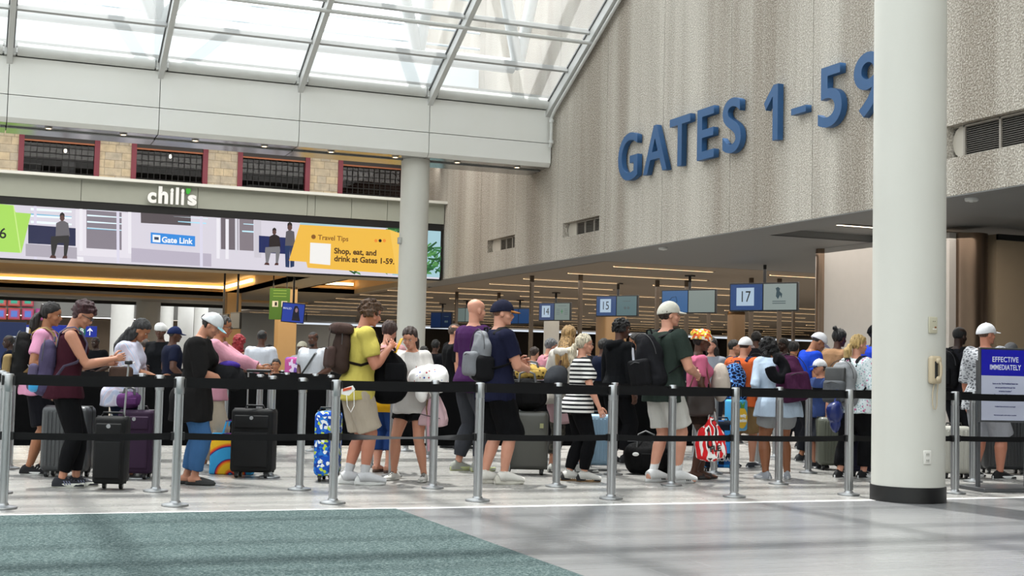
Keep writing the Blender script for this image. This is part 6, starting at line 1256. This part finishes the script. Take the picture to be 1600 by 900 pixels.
q = held(P, 'sherpa_jacket', 'grey fleece jacket over the arm of the woman in light denim', 'jacket'); w1 = P['WR'][1]; MB().ell(tuple(w1+V((.0, .03, .0))), (.10, .13, .13)).ell(tuple(w1+V((.02, .02, -.18))), (.09, .10, .20)).ell(tuple(w1+V((.03, .04, -.36))), (.07, .09, .16)).build('draped_cloth', cloth('8d8a85'), q, voxel=.014, fold=.022)
P = person('man in royal blue tee and white cap looking down', 1258, gd(1258, 17), 516, 10, 'l', False, 1.08, 8, 28, hands=((.08, .14, .60), (.08, .14, .60)), top=('short', '1c3fae', .47, .024), bottom=('pants', '1a1b1f', .95, .02), shoes=('sneaker', '2a2a2c', 'c0c0c0'), hair=('buzz', '1c1513'), cap=('cap', 'cccccf', 'cccccf'))
P = person('person in tan shirt with black top bun', 1300, gd(1300, 17.6), 512, 30, 'b', True, 1.3, 8, 2, top=('long', '8d6c50', .47, .03), bottom=('pants', '131316', .95, .02), shoes=('sandal', '2a2320', '1a1613'), hair=('bun', '0d0b0b', .235))
P = person('child in white cap half hidden behind the pet carrier backpack', 1281, gd(1281, 16.6), 562, 200, 'w', False, 1.0, 0, 4, top=('short', '2e3d66', .47, .02), bottom=('shorts', '23252b', .5, .02), shoes=('sneaker', '2a2a2c', 'c0c0c0'), hair=('short', '2a1c15'), cap=('cap', 'c9c9cb', '1d2a50'), near=False)
P = person('woman with blond ponytail in white floral blouse and black trousers', 1334, 747, 521, 34, 'p', True, 1.2, 4, 2, turn=-18, hands=((.08, .12, .58), (.10, .13, .56)), feet=((-.04, -.10, 0), (.05, .04, -6)), top=('elbow', 'floral', .455, .028), bottom=('pants', '121214', .95, .02), shoes=('runner', '161618', 'd0d0d0', '8a8a8a', 'd8d8d8'), hair=('pony', 'b0935e', .0))
backpack(P, 'grey pet carrier backpack with mesh window on the blonde in the floral blouse', '85878a', .50, .38, .22, .64, '55575a', mesh='3a3a3a', strap='1b1b1d')
q = held(P, 'plastic_bag', 'dark blue shiny plastic bag hanging over the olive green suitcase', 'bag'); MB().ell((.10, -.42, .72), (.08, .13, .12)).ell((.10, -.40, .58), (.05, .06, .10)).build('body', plain('1c2a66', .25), q, voxel=.012, fold=.016); MB().tube([(.1, -.42, .82), (.1, -.38, .95), (.1, -.34, .86)], (.012, .004), 8).build('handle', plain('1c2a66', .25), q, True)
P = person('person in blue top and black cap half behind the payphone column', 1366, gd(1366, 17.5), 505, 10, 'd', False, 1.1, 0, 0, top=('short', '2440b4', .47, .03), bottom=('pants', '101014', .95, .02), shoes=('sneaker', '2a2a2c', 'c0c0c0'), hair=('short', '0d0b0b'), cap=('cap', '0e0e11', '0e0e11'))
P = person('man with short black hair and black backpack just past the payphone column', 1497, gd(1497, 17.5), 509, 30, 'd', False, 1.05, 0, 2, top=('short', '1c1c20', .47, .025), bottom=('pants', '17181c', .95, .02), shoes=('sneaker', '2a2a2c', 'c0c0c0'), hair=('buzz', '0a0909'))
backpack(P, 'black backpack on the man just past the payphone column', '141416', .48, .32, .18, .68)
P = person('heavyset man in grey camouflage tee, light grey shorts and white cap', 1540, 748, 504, 34, 'r', False, 1.3, 0, -2, turn=-18, feet=((-.07, -.02, 6), (.07, .05, -20)), top=('elbow', 'camo_grey', .44, .034), bottom=('shorts', '93949a', .52, .04), shoes=('runner', '161618', 'cfcfcf', '3a3a3a'), hair=('buzz', '5a4030'), cap=('cap', 'cdcdd0', 'cdcdd0'), belly=.05)
P = person('person in grey cap and beige trousers behind the notice stand', 1578, gd(1578, 19), 534, 20, 'w', False, 1.0, 0, 0, top=('short', '6a6c70', .47, .02), bottom=('pants', '9a8f82', .9, .02), shoes=('sandal', '5a4030', '3a2a20'), hair=('short', '4a3a30'), cap=('cap', '77797d', '77797d'), near=False)
# -- people further back
BP = [
 ('woman in white knit cap and black vest behind the striped blouse woman', 246, 19.5, 504, 262, 'b', True, 1.15, ('long', '121316', .46, .02), '1a1b1f', ('short', '120d0c'), ('beanie', 'c9c9c8', 'c9c9c8')),
 ('man in navy cap and navy tee behind the woman in the white knit cap', 263, 18.5, 509, 30, 'b', False, 1.1, ('short', '14182a', .46, .02), '1a1b1f', ('buzz', '120d0c'), ('cap', '1b2444', '1b2444')),
 ('man in light grey shirt with shoulder strap beyond the striped blouse woman', 222, 22, 530, 100, 'l', False, 1.1, ('short', '9a9890', .46, .02), '2a2b2f', ('buzz', '2a1c15'), None),
 ('woman with bright red hair in black strappy top seen from behind', 368, 21, 523, 85, 'p', True, 1.1, ('tank', '101012', .48, .014), '1a1b1f', ('curly_long', '8a1520'), None),
 ('man in plain white tee seen from behind near the tan column', 403, 20, 514, 80, 'b', False, 1.0, ('short', 'b9bcc4', .46, .024), '2b2f3a', ('buzz', '0f0c0b'), None),
 ('child with dark hair looking over the belts beside the white tee man', 428, 18.8, 561, 270, 'l', True, 1.0, ('short', '8a8a94', .46, .02), '2b2f3a', ('bun', '17110f', .2), None),
 ('person in cream knit cap and mauve tie-dye shirt beside the bearded man', 466, 22.6, 532, 60, 'w', True, 1.0, ('short', 'a5a5a8', .46, .02), '2b2f3a', ('short', '4a3320'), ('beanie', 'b9b3a0', 'b9b3a0')),
 ('bearded man in white tee with black strap across his chest', 486, 19.5, 517, 250, 'b', False, 1.25, ('short', 'bfc2c8', .46, .026), '2b2f3a', ('buzz', '0f0c0b'), None),
 ('officer in dark uniform at the picture edge under the blue sign', 11, 21, 524, 200, 'd', False, 1.15, ('short', '0d1220', .46, .02), '0d1018', ('buzz', '0a0909'), None),
 ('man in black tee far behind the maroon-tank woman', 146, 24, 525, 250, 'd', False, 1.2, ('short', '0f1014', .46, .02), '15161a', ('buzz', '0a0909'), None),
 ('man in dark navy tee behind the platinum ponytail woman', 938, 19.5, 528, 20, 'b', False, 1.1, ('short', '12182a', .46, .024), '17181c', ('short', '0f0c0b'), None),
 ('man in black tee beyond the boy in the track jacket', 993, 20.5, 520, 160, 'l', False, 1.15, ('short', '141518', .46, .024), '17181c', ('short', '14100e'), None),
 ('man with dark hair facing the viewer beside the black tee man', 1014, 22, 519, 262, 'w', False, 1.0, ('short', '17181c', .46, .024), '17181c', ('short', '14100e'), None),
 ('pale woman with dark hair and grey top behind the headwrap', 1110, 17.6, 526, 240, 'p', True, 1.0, ('long', '7d8088', .46, .02), '26282e', ('long', '17110f', .06), None),
 ('person with black hair looking down behind the orange tee boy', 1142, 20.6, 530, 340, 'w', False, 1.0, ('short', '33363c', .46, .02), '26282e', ('short', '0f0c0b'), None),
 ('person with black hair and dark backpack behind the white cap boy', 1180, 24, 517, 80, 'b', False, 1.1, ('long', '1b1c20', .46, .03), '17181c', ('short', '0c0a0a'), None),
 ('person in white tee with black backpack strap behind the older woman', 830, 21, 541, 40, 'w', True, 1.0, ('short', 'a9acb0', .46, .02), '2b2f3a', ('short', '2a1c15'), None),
 ('dark-haired person beyond the denim jacket woman', 1238, 21, 532, 60, 'l', False, 1.0, ('short', '26282e', .46, .02), '17181c', ('short', '0f0c0b'), None),
 ('person in black far behind the man in glasses', 676, 25, 530, 60, 'b', False, 1.1, ('long', '131418', .46, .02), '17181c', ('short', '0f0c0b'), None),
 ('woman in black beyond the girl in white sweatshirt', 660, 23, 540, 120, 'l', True, 1.1, ('short', '17181c', .46, .02), '17181c', ('short', '14100e'), None),
 ('person in dark top between the white tee man and the tan column', 415, 26, 537, 60, 'd', True, 1.1, ('short', '101114', .46, .02), '131418', ('short', '0a0909'), None),
 ('person in dark jacket beyond the blond woman', 916, 24, 532, 150, 'l', False, 1.1, ('long', '24262c', .46, .02), '17181c', ('short', '14100e'), None),
 ('person with black hair beyond the tall man in dark green', 1070, 23, 530, 100, 'b', False, 1.1, ('short', '1d1f26', .46, .02), '17181c', ('short', '0c0a0a'), None),
 ('person in dark top beyond the royal blue tee man', 1225, 24, 528, 200, 'd', False, 1.1, ('short', '17181c', .46, .02), '17181c', ('short', '0c0a0a'), None)]
for i, (lab, px, d, hy, fc, sk_, fm, w_, tp, bc, hr, cp) in enumerate(BP):
    P = person(lab, px, gd(px, d), hy, fc, sk_, fm, w_, 1, 4, turn=(-1)**i*6, hands=((.09, .10, .58), (.10, .08, .57)) if i % 2 else (None, (.08, .12, .60)), top=tp, bottom=('pants', bc, .95, .02), shoes=('sneaker', '2a2a2c', 'b0b0b0'), hair=hr, cap=cp, near=False, voxel=.011, glasses=None)
    if 'black strap across' in lab:
        s = P['s']; MB().tube([P['pose'](V((a*s, b*s, c*s))) for a, b, c in ((-.07, .0, .83), (-.06, .085, .79), (.0, .115, .68), (.07, .12, .58), (.1, .06, .54))], (.018, .006), 8, up=(1, 0, 0)).build('cross_strap', A['black'], P['B'], True)
        MB().ell((0, .045, .018), (.052, .044, .034), P['HM']).build('beard', hairm('0f0c0b'), P['B'], voxel=.012)
    if 'dark backpack' in lab: backpack(P, 'dark backpack worn by the black-haired person behind the white cap boy', '17181b', .46, .32, .18, .66)
    if 'mauve tie-dye' in lab: MB().rbox((0, -.19, .68*P['s']), (.3, .14, .4), .05).build('tie_dye_pack', pattern('mauve_tie'), held(P, 'backpack', 'mauve and blue tie-dye backpack on the person in the cream knit cap', 'backpack'), True)
# ------------------------------------------------------------------ tidy
COL.children.unlink(TMP); bpy.data.collections.remove(TMP)
